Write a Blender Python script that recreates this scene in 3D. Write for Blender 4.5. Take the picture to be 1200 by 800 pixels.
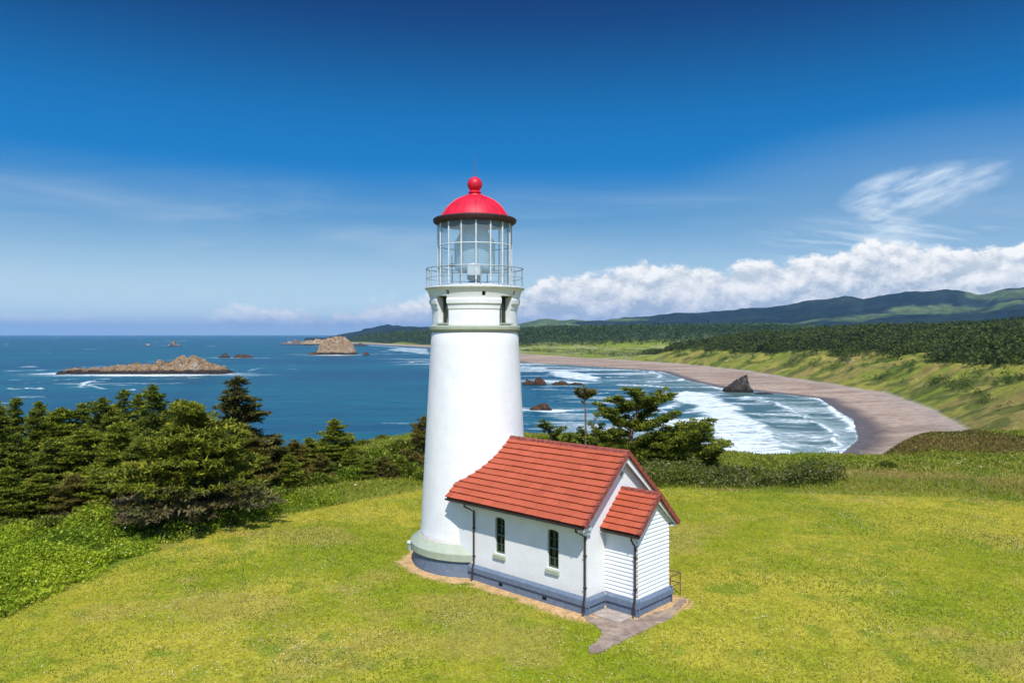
import bpy, bmesh, math, random
import numpy as np
from mathutils import Vector, Matrix

for o in list(bpy.data.objects):
    bpy.data.objects.remove(o)
SC = bpy.context.scene
COL = SC.collection
R = math.radians
random.seed(7)

# ------------------------------------------------------------------ camera, world, sun
CAMZ = 72.0
GZ = 61.5                                   # ground level at the lighthouse
cam_d = bpy.data.cameras.new('camera'); cam = bpy.data.objects.new('camera', cam_d); COL.objects.link(cam)
cam_d.sensor_width = 36; cam_d.lens = 27.0; cam_d.clip_start = 0.5; cam_d.clip_end = 120000
cam.location = (0, 0, CAMZ); cam.rotation_euler = (R(90 - 0.509), 0, 0)
SC.camera = cam
SUN_EL, SUN_AZ = 52.0, 175.0                # azimuth from +Y towards +X
sd = Vector((math.sin(R(SUN_AZ)) * math.cos(R(SUN_EL)), math.cos(R(SUN_AZ)) * math.cos(R(SUN_EL)), math.sin(R(SUN_EL))))
sl = bpy.data.lights.new('sun', 'SUN'); sl.energy = 4.7; sl.angle = R(0.5); sl.color = (1.0, 0.945, 0.85)
sun = bpy.data.objects.new('sun', sl); COL.objects.link(sun)
sun.rotation_euler = sd.to_track_quat('Z', 'Y').to_euler(); sun.location = (0, 0, 200)
SC.view_settings.view_transform = 'Standard'; SC.view_settings.look = 'None'
SC.view_settings.exposure = 0.25; SC.view_settings.gamma = 1.0
SC.cycles.max_bounces = 6; SC.cycles.diffuse_bounces = 2; SC.cycles.glossy_bounces = 3
SC.cycles.transmission_bounces = 6; SC.cycles.transparent_max_bounces = 12; SC.cycles.volume_bounces = 0


class N:
    """tiny expression helper over shader nodes"""
    def __init__(s, nt, sock): s.nt, s.k = nt, sock
    def m(s, op, *a):
        n = s.nt.nodes.new('ShaderNodeMath'); n.operation = op
        for i, v in enumerate((s,) + a):
            if isinstance(v, N): s.nt.links.new(v.k, n.inputs[i])
            else: n.inputs[i].default_value = v
        return N(s.nt, n.outputs[0])
    def __add__(s, b): return s.m('ADD', b)
    def __radd__(s, b): return s.m('ADD', b)
    def __sub__(s, b): return s.m('SUBTRACT', b)
    def __rsub__(s, b): return (s * -1.0) + b
    def __mul__(s, b): return s.m('MULTIPLY', b)
    def __rmul__(s, b): return s.m('MULTIPLY', b)
    def __truediv__(s, b): return s.m('DIVIDE', b)
    def cl(s):
        n = s.m('ADD', 0.0); n.k.node.use_clamp = True; return n
    def ss(s, a, b, c=0.0, d=1.0):
        n = s.nt.nodes.new('ShaderNodeMapRange'); n.interpolation_type = 'SMOOTHSTEP'
        s.nt.links.new(s.k, n.inputs[0])
        for i, v in enumerate((a, b, c, d)):
            if isinstance(v, N): s.nt.links.new(v.k, n.inputs[i + 1])
            else: n.inputs[i + 1].default_value = v
        return N(s.nt, n.outputs[0])


def val(nt, v):
    n = nt.nodes.new('ShaderNodeValue'); n.outputs[0].default_value = v; return N(nt, n.outputs[0])


def vec(nt, x, y, z):
    n = nt.nodes.new('ShaderNodeCombineXYZ')
    for i, v in enumerate((x, y, z)):
        if isinstance(v, N): nt.links.new(v.k, n.inputs[i])
        else: n.inputs[i].default_value = v
    return n.outputs[0]


def noise(nt, v, scale, detail=3, rough=0.5, dist=0.0, lac=2.0):
    n = nt.nodes.new('ShaderNodeTexNoise')
    if v is not None: nt.links.new(v, n.inputs['Vector'])
    n.inputs['Scale'].default_value = scale; n.inputs['Detail'].default_value = detail
    n.inputs['Roughness'].default_value = rough; n.inputs['Distortion'].default_value = dist
    n.inputs['Lacunarity'].default_value = lac
    return N(nt, n.outputs['Fac'])


def mix(nt, f, a, b, mode='MIX'):
    n = nt.nodes.new('ShaderNodeMix'); n.data_type = 'RGBA'; n.blend_type = mode
    for i, v in ((0, f), (6, a), (7, b)):
        if isinstance(v, N): nt.links.new(v.k, n.inputs[i])
        elif isinstance(v, (float, int)): n.inputs[i].default_value = v
        elif isinstance(v, (tuple, list)): n.inputs[i].default_value = (*v[:3], 1)
        else: nt.links.new(v, n.inputs[i])
    return n.outputs[2]


# ---- world: Nishita daylight, deepened overhead, with clouds laid out by direction
W = bpy.data.worlds.new('World'); SC.world = W; W.use_nodes = True
wt = W.node_tree; wt.nodes.clear()
out = wt.nodes.new('ShaderNodeOutputWorld'); bg = wt.nodes.new('ShaderNodeBackground'); bg.inputs[1].default_value = 0.1
wt.links.new(bg.outputs[0], out.inputs[0])
sky = wt.nodes.new('ShaderNodeTexSky'); sky.sky_type = 'NISHITA'; sky.sun_disc = False
sky.sun_elevation = R(SUN_EL); sky.sun_rotation = R(SUN_AZ); sky.air_density = 1.0; sky.dust_density = 0.6; sky.ozone_density = 3.0
tc = wt.nodes.new('ShaderNodeTexCoord'); sp = wt.nodes.new('ShaderNodeSeparateXYZ'); wt.links.new(tc.outputs['Generated'], sp.inputs[0])
X, Y, Z = (N(wt, sp.outputs[i]) for i in range(3))
az = X.m('ARCTAN2', Y)
hyp = (X * X + Y * Y).m('SQRT')
el = Z / hyp.m('MAXIMUM', 0.02)
# sky colour: deeper and bluer with height
grad = mix(wt, el.ss(0.0, 0.16), (5.8, 7.6, 8.1), (1.2, 3.1, 5.4))
grad = mix(wt, el.ss(0.12, 0.225), grad, (0.0, 1.75, 4.9))
grad = mix(wt, el.ss(0.19, 0.45), grad, (0.0, 0.34, 1.55))
skc = mix(wt, 0.985, sky.outputs[0], grad)
# thin high veil and horizontal streaks
v1 = vec(wt, az * 1.0, el * 7.0, 0.0)
veil = (noise(wt, v1, 2.3, 5, 0.55, 0.4).ss(0.42, 0.75)) * el.ss(0.0, 0.06) * el.ss(0.13, 0.22, 1.0, 0.0)
skc = mix(wt, veil * 0.42, skc, (5.0, 6.0, 7.0))
hazeR = (((az - 0.52) * (az - 0.52)) / 0.10 + ((el - 0.16) * (el - 0.16)) / 0.009).ss(0.0, 1.3, 1.0, 0.0)
skc = mix(wt, hazeR * 0.36, skc, (2.2, 3.8, 5.6))
# cirrus plume upper right
rot = R(17)
cu = (az - 0.487) * math.cos(rot) + (el - 0.166) * math.sin(rot)
cv = (el - 0.166) * math.cos(rot) - (az - 0.487) * math.sin(rot)
wv = noise(wt, vec(wt, cu * 1.0, cv * 2.0, 3.3), 14.0, 4, 0.55)
st = noise(wt, vec(wt, cu * 1.6 + wv * 0.03, cv * 7.0 + wv * 0.045, 1.0), 12.0, 8, 0.66, 0.1)
tri = (cv + cu * 0.10)
env = (cu * cu / 0.0058 + tri * tri / 0.00075 + (wv - 0.5) * 2.2).ss(0.1, 1.5, 1.0, 0.0)
tl = (az - 0.452) * 1.0; tv = el - 0.135
envt = (tl * tl / 0.0012 + tv * tv / 0.0009 + (wv - 0.5) * 2.0).ss(0.1, 1.4, 0.55, 0.0)
plume = st.ss(0.22, 0.78) * env.m('MAXIMUM', envt)
cu2 = az - 0.44; cv2 = el - 0.115
env2 = (cu2 * cu2 / 0.02 + cv2 * cv2 / 0.0016).ss(0.0, 1.3, 1.0, 0.0)
plume2 = noise(wt, vec(wt, az * 2.0, el * 16.0 + az * 3.0, 5.0), 5.0, 5, 0.6, 0.6).ss(0.42, 0.75) * env2 * 0.45
skc = mix(wt, (plume * 0.64 + plume2).cl(), skc, (8.6, 9.2, 9.6))
# cumulus bank on the right, low band on the left
def billow(dx, dy):
    p = vec(wt, az + dx, el * 1.35 + dy, 0.0)
    nz_ = noise(wt, p, 22.0, 4, 0.6)
    nw_ = noise(wt, vec(wt, az + dx, el * 1.35 + dy, 7.0), 22.0, 4, 0.6)
    p2 = vec(wt, az + dx + nz_ * 0.030, el * 1.35 + dy + nw_ * 0.022, 0.4)
    vn_ = wt.nodes.new('ShaderNodeTexVoronoi'); vn_.feature = 'SMOOTH_F1'; vn_.inputs['Scale'].default_value = 17.0
    vn_.inputs['Detail'].default_value = 4.0; vn_.inputs['Roughness'].default_value = 0.58; vn_.inputs['Smoothness'].default_value = 0.25
    vn_.inputs['Lacunarity'].default_value = 2.3; vn_.normalize = True
    wt.links.new(p2, vn_.inputs['Vector'])
    return (1.0 - N(wt, vn_.outputs['Distance'])) * 0.75 + noise(wt, p, 7.0, 9, 0.62) * 0.65
b0 = billow(0, 0)
b1 = billow(-0.004, 0.013)
top = az.ss(-0.42, -0.12, 0.018, 0.038) + az.ss(-0.06, 0.10, 0.0, 0.044) + az.ss(0.10, 0.40, 0.0, 0.014)
big = noise(wt, vec(wt, az, 0.0, 0.0), 8.0, 3, 0.5)
hump = (((az - 0.455) * (az - 0.455)) / 0.0012).ss(0.0, 1.6, 0.010, 0.0)
top = top + (big - 0.5) * 0.014 + hump * 0.8 + 0.004
dens = (top - el) * 22.0 + (b0 - 0.86) * 2.3
cov = dens.ss(-0.05, 0.22)
cov = cov * (1.0 - az.ss(-0.02, 0.06, 1.0, 0.0) * el.ss(0.005, 0.016, 1.0, 0.0) * 0.8)
lit = ((b0 - b1) * 6.0 + 0.50 + (b0 - 0.86) * 0.5).cl()
edge = dens.ss(0.0, 1.3, 0.28, 0.0)
hgt = (el / top.m('MAXIMUM', 0.01)).ss(0.1, 1.0, -0.10, 0.22)
clc = mix(wt, (lit * 1.0 + hgt + edge - 0.20).cl(), (4.0, 4.8, 5.7), (9.2, 9.1, 8.8))
clc = mix(wt, el.ss(0.0, 0.04, 0.5, 0.0), clc, (4.6, 5.6, 6.6))
skc = mix(wt, cov * az.ss(-0.42, -0.24, 0.5, 1.0) * az.ss(-0.1, 0.08, 1.0, 1.2), skc, clc)
# blue glow added round the sun, behind the camera, to fill the shadows
fill_glow = (X * sd.x + Y * sd.y + Z * sd.z).ss(-0.05, 1.0)
skc = mix(wt, fill_glow, skc, (2.6, 5.2, 11.0))
strk = noise(wt, vec(wt, az * 1.5, el * 55.0, 2.0), 3.0, 4, 0.6).ss(0.48, 0.62) * el.ss(0.004, 0.012) * el.ss(0.022, 0.040, 1.0, 0.0) * az.ss(-0.15, 0.05, 1.0, 0.0) * Y.ss(-0.1, 0.1)
skc = mix(wt, strk * 0.38, skc, (6.2, 7.2, 7.8))
W.cycles.sampling_method = 'MANUAL'; W.cycles.sample_map_resolution = 256
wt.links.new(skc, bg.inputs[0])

# ------------------------------------------------------------------ numpy noise
def _h(ix, iy, seed):
    a = (ix.astype(np.int64) * 374761393 + iy.astype(np.int64) * 668265263 + seed * 2147483647) & 0xffffffff
    a = ((a ^ (a >> 13)) * 1274126177) & 0xffffffff
    a = (a ^ (a >> 16)) & 0xffffffff
    return a / 4294967295.0
def vn(x, y, seed=0):
    ix, iy = np.floor(x), np.floor(y); fx, fy = x - ix, y - iy
    fx = fx * fx * (3 - 2 * fx); fy = fy * fy * (3 - 2 * fy)
    a, b, c, d = _h(ix, iy, seed), _h(ix + 1, iy, seed), _h(ix, iy + 1, seed), _h(ix + 1, iy + 1, seed)
    return (a * (1 - fx) + b * fx) * (1 - fy) + (c * (1 - fx) + d * fx) * fy
def fbm(x, y, s, oct=4, seed=0, g=0.5):
    x = np.asarray(x, float) / s; y = np.asarray(y, float) / s; t = 0; a = 1; n = 0
    for i in range(oct):
        t = t + a * vn(x, y, seed + i * 17); n += a; a *= g; x, y = x * 2.03 * .96 - y * 2.03 * .28 + 11.3, y * 2.03 * .96 + x * 2.03 * .28 + 5.7
    return t / n
def ridge(x, y, s, oct=4, seed=0):
    x = np.asarray(x, float) / s; y = np.asarray(y, float) / s; t = 0; a = 1; n = 0
    for i in range(oct):
        t = t + a * (1 - abs(2 * vn(x, y, seed + i * 13) - 1)); n += a; a *= 0.5; x, y = x * 2.1 + 3.1, y * 2.1 + 7.7
    return t / n
def sst(a, b, x):
    t = np.clip((x - a) / (b - a), 0, 1); return t * t * (3 - 2 * t)
def seg_dist(px, py, P, closed=False):
    """nearest distance to a polyline and side sign (+ = left of direction)"""
    best = np.full(px.shape, 1e18); sgn = np.ones(px.shape); par = np.zeros(px.shape)
    n = len(P)
    for i in range(n if closed else n - 1):
        ax, ay = P[i]; bx, by = P[(i + 1) % n]; dx, dy = bx - ax, by - ay
        t = np.clip(((px - ax) * dx + (py - ay) * dy) / (dx * dx + dy * dy), 0, 1)
        qx, qy = px - ax - t * dx, py - ay - t * dy; d = qx * qx + qy * qy
        m = d < best; best[m] = d[m]; sgn[m] = np.sign(dx * qy - dy * qx)[m]; par[m] = (i + t)[m]
    return np.sqrt(best), sgn, par / max(1, n - 1)
def inside(px, py, P):
    c = np.zeros(px.shape, bool); n = len(P)
    for i in range(n):
        x0, y0 = P[i]; x1, y1 = P[(i + 1) % n]
        if y0 == y1: continue
        m = ((y0 > py) != (y1 > py)) & (px < (x1 - x0) * (py - y0) / (y1 - y0) + x0); c ^= m
    return c
def sdist(px, py, P):
    d, _, _ = seg_dist(px, py, P, True); return np.where(inside(px, py, P), d, -d)
def S(px, py, z=0.0):
    """a photo measurement turned into a point of the place at height z"""
    y = (CAMZ - z) * 900.0 / (py - 392.0); return ((px - 600.0) / 900.0 * y, y)

# ------------------------------------------------------------------ mesh helpers
def tag(o, label=None, cat=None, group=None, kind=None):
    if label: o['label'] = label
    if cat: o['category'] = cat
    if group: o['group'] = group
    if kind: o['kind'] = kind
    return o
def link(name, me, parent=None):
    o = bpy.data.objects.new(name, me); COL.objects.link(o)
    if parent: o.parent = parent
    return o
def empty(name, loc=(0, 0, 0), rz=0):
    o = bpy.data.objects.new(name, None); COL.objects.link(o); o.location = loc; o.rotation_euler = (0, 0, rz)
    o.empty_display_size = 0.3; return o
def np_mesh(name, V, F, mat, attrs=None, smooth=True):
    """V (n,3), F (m,k) constant k; attrs {name: (n,) or (n,4)}"""
    me = bpy.data.meshes.new(name); V = np.ascontiguousarray(V, np.float32); F = np.ascontiguousarray(F, np.int32)
    n, (m, k) = len(V), F.shape
    me.vertices.add(n); me.vertices.foreach_set('co', V.ravel())
    me.loops.add(m * k); me.loops.foreach_set('vertex_index', F.ravel())
    me.polygons.add(m); me.polygons.foreach_set('loop_start', np.arange(0, m * k, k, dtype=np.int32))
    me.polygons.foreach_set('use_smooth', np.full(m, smooth))
    for a, v in (attrs or {}).items():
        if v.ndim == 1:
            at = me.attributes.new(a, 'FLOAT', 'POINT'); at.data.foreach_set('value', v.astype(np.float32))
        else:
            at = me.attributes.new(a, 'FLOAT_COLOR', 'POINT'); at.data.foreach_set('color', np.ascontiguousarray(v, np.float32).ravel())
    me.update(calc_edges=True); me.materials.append(mat); return me
def grid_faces(nr, nc, keep=None):
    i = np.arange(nr * nc).reshape(nr, nc)
    F = np.stack([i[:-1, :-1], i[:-1, 1:], i[1:, 1:], i[1:, :-1]], -1).reshape(-1, 4)
    return F if keep is None else F[keep.reshape(nr, nc)[:-1, :-1].ravel()]
def compact(V, F, attrs):
    u, inv = np.unique(F, return_inverse=True)
    return V[u], inv.reshape(F.shape), {a: v[u] for a, v in attrs.items()}

def mat(name, col=(.5, .5, .5), rough=.7, spec=.3, metal=0.0, build=None):
    m = bpy.data.materials.new(name); m.use_nodes = True; nt = m.node_tree; b = nt.nodes['Principled BSDF']
    b.inputs['Base Color'].default_value = (*col, 1); b.inputs['Roughness'].default_value = rough
    b.inputs['Specular IOR Level'].default_value = spec; b.inputs['Metallic'].default_value = metal
    if build: build(nt, b)
    return m
def objco(nt):
    t = nt.nodes.new('ShaderNodeTexCoord'); return t.outputs['Object']
def posn(nt):
    t = nt.nodes.new('ShaderNodeNewGeometry'); return t.outputs['Position']
def sepn(nt, v):
    s = nt.nodes.new('ShaderNodeSeparateXYZ'); nt.links.new(v, s.inputs[0]); return [N(nt, s.outputs[i]) for i in range(3)]
def attr(nt, name):
    a = nt.nodes.new('ShaderNodeAttribute'); a.attribute_name = name; return a
def bump(nt, b, h, strength, dist):
    n = nt.nodes.new('ShaderNodeBump'); n.inputs['Strength'].default_value = strength; n.inputs['Distance'].default_value = dist
    nt.links.new(h.k if isinstance(h, N) else h, n.inputs['Height']); nt.links.new(n.outputs[0], b.inputs['Normal']); return n
def simple(name, col, rough=.6, spec=.3, metal=0.0, var=.12, scale=6.0, bmp=0.0):
    def f(nt, b):
        n = noise(nt, objco(nt), scale, 5, 0.6)
        c = mix(nt, n.ss(.3, .7), tuple(x * (1 - var) for x in col), tuple(min(1, x * (1 + var)) for x in col))
        nt.links.new(c, b.inputs['Base Color'])
        if bmp: bump(nt, b, noise(nt, objco(nt), scale * 4, 4), .5, bmp)
    return mat(name, col, rough, spec, metal, f)

class MB:
    """collects shapes into one mesh"""
    def __init__(s): s.v = []; s.f = []
    def add(s, vs, fs):
        n = len(s.v); s.v += [tuple(map(float, p)) for p in vs]; s.f += [tuple(i + n for i in f) for f in fs]
    def box(s, a, b):
        (x0, y0, z0), (x1, y1, z1) = a, b
        s.add([(x0, y0, z0), (x1, y0, z0), (x1, y1, z0), (x0, y1, z0), (x0, y0, z1), (x1, y0, z1), (x1, y1, z1), (x0, y1, z1)],
              [(0, 3, 2, 1), (4, 5, 6, 7), (0, 1, 5, 4), (1, 2, 6, 5), (2, 3, 7, 6), (3, 0, 4, 7)])
    def hexa(s, p):
        s.add(p, [(0, 3, 2, 1), (4, 5, 6, 7), (0, 1, 5, 4), (1, 2, 6, 5), (2, 3, 7, 6), (3, 0, 4, 7)])
    def prism(s, pts, d):
        """pts: planar polygon (3D), extruded by vector d"""
        n = len(pts); d = Vector(d)
        s.add([Vector(p) for p in pts] + [Vector(p) + d for p in pts],
              [tuple(range(n))[::-1], tuple(range(n, 2 * n))] + [(i, (i + 1) % n, n + (i + 1) % n, n + i) for i in range(n)])
    def tube(s, pts, r, n=8, cap=True):
        pts = [Vector(p) for p in pts]; rs = r if isinstance(r, (list, tuple)) else [r] * len(pts); base = len(s.v)
        for i, p in enumerate(pts):
            d = (pts[min(i + 1, len(pts) - 1)] - pts[max(i - 1, 0)]).normalized()
            a = d.cross(Vector((0, 0, 1)) if abs(d.z) < .9 else Vector((1, 0, 0))).normalized(); b = d.cross(a)
            for k in range(n):
                t = 2 * math.pi * k / n; s.v.append(tuple(p + (a * math.cos(t) + b * math.sin(t)) * rs[i]))
        for i in range(len(pts) - 1):
            for k in range(n):
                q = base + i * n; s.f.append((q + k, q + (k + 1) % n, q + n + (k + 1) % n, q + n + k))
        if cap:
            s.f.append(tuple(base + k for k in range(n))[::-1]); q = base + (len(pts) - 1) * n; s.f.append(tuple(q + k for k in range(n)))
    def lathe(s, prof, n=96, cap=True, ph=0.0):
        base = len(s.v); m = len(prof)
        for r, z in prof:
            for k in range(n):
                t = 2 * math.pi * k / n + ph; s.v.append((r * math.cos(t), r * math.sin(t), z))
        for i in range(m - 1):
            for k in range(n):
                q = base + i * n; s.f.append((q + k, q + (k + 1) % n, q + n + (k + 1) % n, q + n + k))
        if cap:
            s.f.append(tuple(base + k for k in range(n))[::-1]); q = base + (m - 1) * n; s.f.append(tuple(q + k for k in range(n)))
    def build(s, name, m, parent=None, smooth=None, bevel=0.0):
        me = bpy.data.meshes.new(name); me.from_pydata(s.v, [], s.f); me.materials.append(m)
        bm = bmesh.new(); bm.from_mesh(me); bmesh.ops.recalc_face_normals(bm, faces=bm.faces)
        if bevel: bmesh.ops.bevel(bm, geom=list(bm.edges), offset=bevel, segments=1, affect='EDGES')
        bm.to_mesh(me); bm.free()
        if smooth is not None:
            me.polygons.foreach_set('use_smooth', [True] * len(me.polygons))
            me.set_sharp_from_angle(angle=R(smooth))
        return link(name, me, parent)

def cut(o, cutters):
    """carve real openings, then throw the cutters away"""
    for c in cutters:
        md = o.modifiers.new('b', 'BOOLEAN'); md.operation = 'DIFFERENCE'; md.object = c; md.solver = 'EXACT'
    bpy.context.view_layer.update()
    me = bpy.data.meshes.new_from_object(o.evaluated_get(bpy.context.evaluated_depsgraph_get()))
    o.modifiers.clear(); old = o.data; o.data = me; me.name = old.name
    for c in cutters: bpy.data.objects.remove(c)

# ------------------------------------------------------------------ layout of the land
PLATEAU = [(-70, -60), (-62, 10), (-56, 35), (-47, 58), (-36, 71), (-24, 76), (-14.9, 79.5), (-9.4, 84), (0, 84), (8, 79), (15, 71.5),
           (22, 69), (33, 67), (38, 71), (41, 75), (45.5, 82), (56, 84), (75, 80), (110, 74), (160, 66), (300, 40), (300, -300), (-200, -300), (-120, -80)]
INNER = [(150, 30), (215, 130), (280, 280), (318, 420), (322, 541), (380, 695), (433, 887), (440, 1055), (435, 1224), (443, 1423), (394, 1774),
         (243, 2185), (136, 2448), (31, 2782), (-240, 3800), (-544, 4896), (-1250, 6440), (-1520, 6850), (-1470, 7400), (-1000, 8600), (-700, 12500)]
WATER = [(60, 150), (110, 300), (160, 400), (203, 470), (238, 527), (288, 648), (311, 736), (346, 864), (323, 939), (286, 1029), (275, 1178),
         (293, 1507), (189, 1705), (33, 1964), (-120, 2700), (-480, 4320), (-1145, 5890), (-1400, 6420), (-1600, 6800), (-1560, 7450), (-1100, 8700), (-800, 12500)]
FAR = [(40000, 12500), (40000, -3000), (150, -3000)]
LAND = INNER + FAR
SHORE = WATER + FAR

def lh_local(x, y):
    dx, dy = x + 1.74, y - 36.0
    return dx * 0.726 - dy * 0.688, dx * 0.688 + dy * 0.726
LAWN = [(-60, -30), (-34, 8), (-22.5, 24), (-18.9, 28.4), (-18.0, 34.6), (-15.6, 41.4), (-10.6, 47.7), (-6.3, 51.6), (2, 53.5), (10.9, 52.2), (22, 50.2), (32.5, 48.4), (60, 46), (120, 40), (200, -100), (-60, -100)]

def height(x, y):
    x = np.asarray(x, float); y = np.asarray(y, float)
    # headland the lighthouse stands on
    dp = sdist(x, y, PLATEAU)
    wob = (fbm(x, y, 9, 3, 5) - .5) * 5 * sst(30, 60, y)
    o = np.maximum(0, -(dp + wob - 1.0))
    hp = GZ - 0.95 * (np.sqrt(o * o + 20) - 4.47)
    lw = sdist(x, y, LAWN)
    rough = sst(0, 4, -lw)
    hp = hp + rough * ((fbm(x, y, 6, 4, 2) - .5) * .5 + (fbm(x, y, 22, 2, 8) - .5) * .9) + (fbm(x, y, 5, 3, 21) - .5) * .08
    hp = hp - .9 * sst(0, 14, -lw) * sst(-8, -20, x)
    hp = hp + 0.15 * np.exp(-(((x - 51) / 9) ** 2 + ((y - 84) / 8) ** 2)) - .35 * sst(62, 72, y) * sst(10, 25, x)
    # bluffs and far land
    d = sdist(x, y, LAND); dw = sdist(x, y, SHORE)
    near = y + 0.10 * x + (fbm(x, y, 350, 3, 31) - .5) * 380
    wA = (1 - sst(1900, 2450, near)) * sst(150, 420, y)
    gul = ridge(x + (fbm(x, y, 60, 2, 9) - .5) * 40, y, 90, 4, 3)
    dd = np.clip(d + (fbm(x, y, 120, 4, 12) - .5) * 60 * sst(0, 60, d), 0, None)
    prof = 60 * (1 - np.exp(-(dd / 92) ** 1.15)) + 34 * sst(150, 900, dd)
    hA = prof * (0.9 + .2 * fbm(x, y, 200, 3, 77)) - (1 - gul) * 11 * sst(8, 50, dd) * (1 - .5 * sst(120, 300, dd)) + (fbm(x, y, 28, 4, 41) - .5) * 7 * sst(5, 50, dd)
    wB = sst(3250, 3750, y - 0.12 * x)
    ddb = np.clip(d + (fbm(x, y, 400, 3, 14) - .5) * 260, 0, None)
    hB = (84 * (1 - np.exp(-(ddb / 330) ** 1.2)) + (fbm(x, y, 420, 4, 15) - .5) * 40 * sst(100, 500, ddb))
    flat = 4 + 4 * sst(0, 60, d) * fbm(x, y, 80, 3, 19)
    h2 = flat + wA * hA * sst(-1, 6, d) + wB * hB * sst(0, 40, d)
    t = np.clip(dw, 0, None) / (np.clip(dw, 0, None) + np.clip(-d, 0.01, None))
    beach = np.where(dw > 0, 4.0 * t ** 1.2 + (fbm(x, y, 30, 3, 6) - .5) * .5 * np.clip(dw / 30, 0, 1), np.maximum(dw * 0.03, -14))
    h2 = np.where(d > 0, np.maximum(h2, 4.0), beach)
    return np.maximum(hp, h2), dict(dp=dp, d=d, dw=dw, lw=lw, wA=wA, wB=wB, dd=dd, gul=gul, head=(hp >= h2), o=o)

az_mid = np.linspace(-38, 38, 820); az_side = np.concatenate([np.linspace(-180, -40, 60), az_mid, np.linspace(40, 180, 60)])
AZ = np.radians(az_side)
rr = np.concatenate([[0.5, 3, 6, 9, 12, 15, 18], np.arange(20, 62, .16), np.geomspace(62.3, 110, 120), np.geomspace(112, 420, 40), np.geomspace(425, 2600, 330), np.geomspace(2620, 12400, 130)])
RR, AA = np.meshgrid(rr, AZ, indexing='ij')
GX, GY = (RR * np.sin(AA)).ravel(), (RR * np.cos(AA)).ravel()
GH, M = height(GX, GY)

# distance to the buildings' footprint, for the worn strip of bare ground
ls, lw_ = lh_local(GX, GY)
def rbox(a, b, a0, a1, b0, b1):
    qx = np.maximum(np.maximum(a0 - a, a - a1), 0); qy = np.maximum(np.maximum(b0 - b, b - b1), 0); return np.hypot(qx, qy)
foot = np.minimum(np.minimum(np.hypot(ls, lw_) - 2.9, rbox(ls, lw_, 0, 8.33, -2.17, 2.17)), rbox(ls, lw_, 8.33, 9.81, -1.05, 1.15))
foot = foot - .18 * (ls > 7.5)
APRON = [(8.0, -2.3), (8.9, -3.1), (10.4, -3.0), (11.2, -1.4), (11.1, .8), (10.6, 1.5), (9.6, 2.0), (8.3, 2.2)]
worn = 1 - sst(.42, .85, foot + (fbm(GX, GY, .6, 4, 3) - .5) * .75)

def C(*c): return np.array(c, float)
def lerp(a, b, t): return a * (1 - t[:, None]) + b * t[:, None]
n1 = fbm(GX, GY, 3.2, 5, 50); n2 = fbm(GX, GY, 9, 4, 51); n3 = fbm(GX, GY, .9, 4, 52); n4 = fbm(GX, GY, 40, 5, 53); n5 = fbm(GX, GY, 140, 4, 54)
lawn = lerp(C(.19, .23, .008), C(.37, .32, .032), sst(.38, .62, n2 * .6 + n1 * .4))
lawn = lerp(lawn, C(.115, .19, .010), sst(.55, .70, n3 * .5 + n1 * .5) * .7)
lawn = lerp(lawn, C(.33, .25, .06), sst(.60, .72, fbm(GX, GY, 5, 5, 60)) * .55)
wild = lerp(C(.10, .15, .012), C(.20, .19, .03), sst(.40, .62, n1 * .6 + n2 * .4))
wild = lerp(wild, C(.24, .17, .05), sst(.50, .66, fbm(GX, GY, 7, 4, 61)) * .8 * sst(-2, 5, GX) )
wild = lerp(wild, C(.14, .21, .012), sst(0, 4, GY - 60) * sst(.40, .6, n2))
col = lerp(wild, lawn, sst(-.5, .3, M['lw'] + (n3 - .5) * 1.6))
col = lerp(col, C(.52, .33, .16) * 1.0, worn * M['head'])
# steep headland soil
soil = sst(1.0, 3.5, M['o']) * sst(.35, .5, n1 * .5 + n2 * .5 + .1 * (GX > 30))
soil = np.maximum(soil, sst(1.25, .7, ((GX - 45.5) / 6.5) ** 2 + ((GY - 78) / 7) ** 2 + (n3 - .5) * 1.2) * .9)
col = lerp(col, C(.15, .080, .035), soil)
# bluffs
bl = lerp(C(.175, .20, .024), C(.265, .24, .044), sst(.38, .6, n4))
bl = lerp(bl, C(.25, .17, .06), sst(.52, .66, fbm(GX * .7 + GY * .2, GY, 60, 5, 62)) * .55)
bl = lerp(bl, C(.055, .085, .015), sst(.48, .60, fbm(GX, GY, 24, 5, 63)) * .7)
bl = lerp(bl, C(.20, .15, .10), sst(.62, .72, fbm(GX, GY, 16, 5, 64)) * sst(.3, .8, 1 - M['gul']) * .8)
bl = lerp(bl, C(.17, .22, .02), sst(1700, 2300, GY) * .6)
forest_line = 120 + 90 * (fbm(GX, GY, 110, 4, 70) - .5) * 2 - 60 * sst(1100, 1700, GY)
bl = lerp(bl, C(.03, .045, .014), sst(0, 30, M['dd'] - forest_line) * M['wA'])
bl = lerp(bl, C(.03, .05, .018), sst(.3, .7, M['wB']) * sst(10, 60, M['d']))
marsh = (1 - M['wA']) * (1 - M['wB'])
bl = lerp(bl, C(.30, .26, .16), marsh * sst(.56, .64, fbm(GX * .25, GY, 60, 4, 71)))
bl = lerp(bl, C(.42, .36, .30), (1 - sst(0, 5, M['d'] + (n4 - .5) * 6)) * .6)
sand = lerp(C(.28, .20, .145), C(.38, .28, .205), sst(.35, .65, fbm(GX * .35 + GY * .2, GY * 1.0, 30, 5, 80)))
sand = lerp(sand, C(.36, .28, .235), sst(30, 0, -M['d']) * .7)
sand = lerp(sand, C(.12, .095, .085), 1 - sst(6, 26, M['dw'] + (n4 - .5) * 14))
far = np.where((M['d'] > 0)[:, None], bl, sand)
col = np.where(M['head'][:, None], col, far)
rgba = np.concatenate([np.clip(col, 0, 1), np.ones((len(col), 1))], 1)
nearm = M['head'].astype(float) * (1 - soil)
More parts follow.
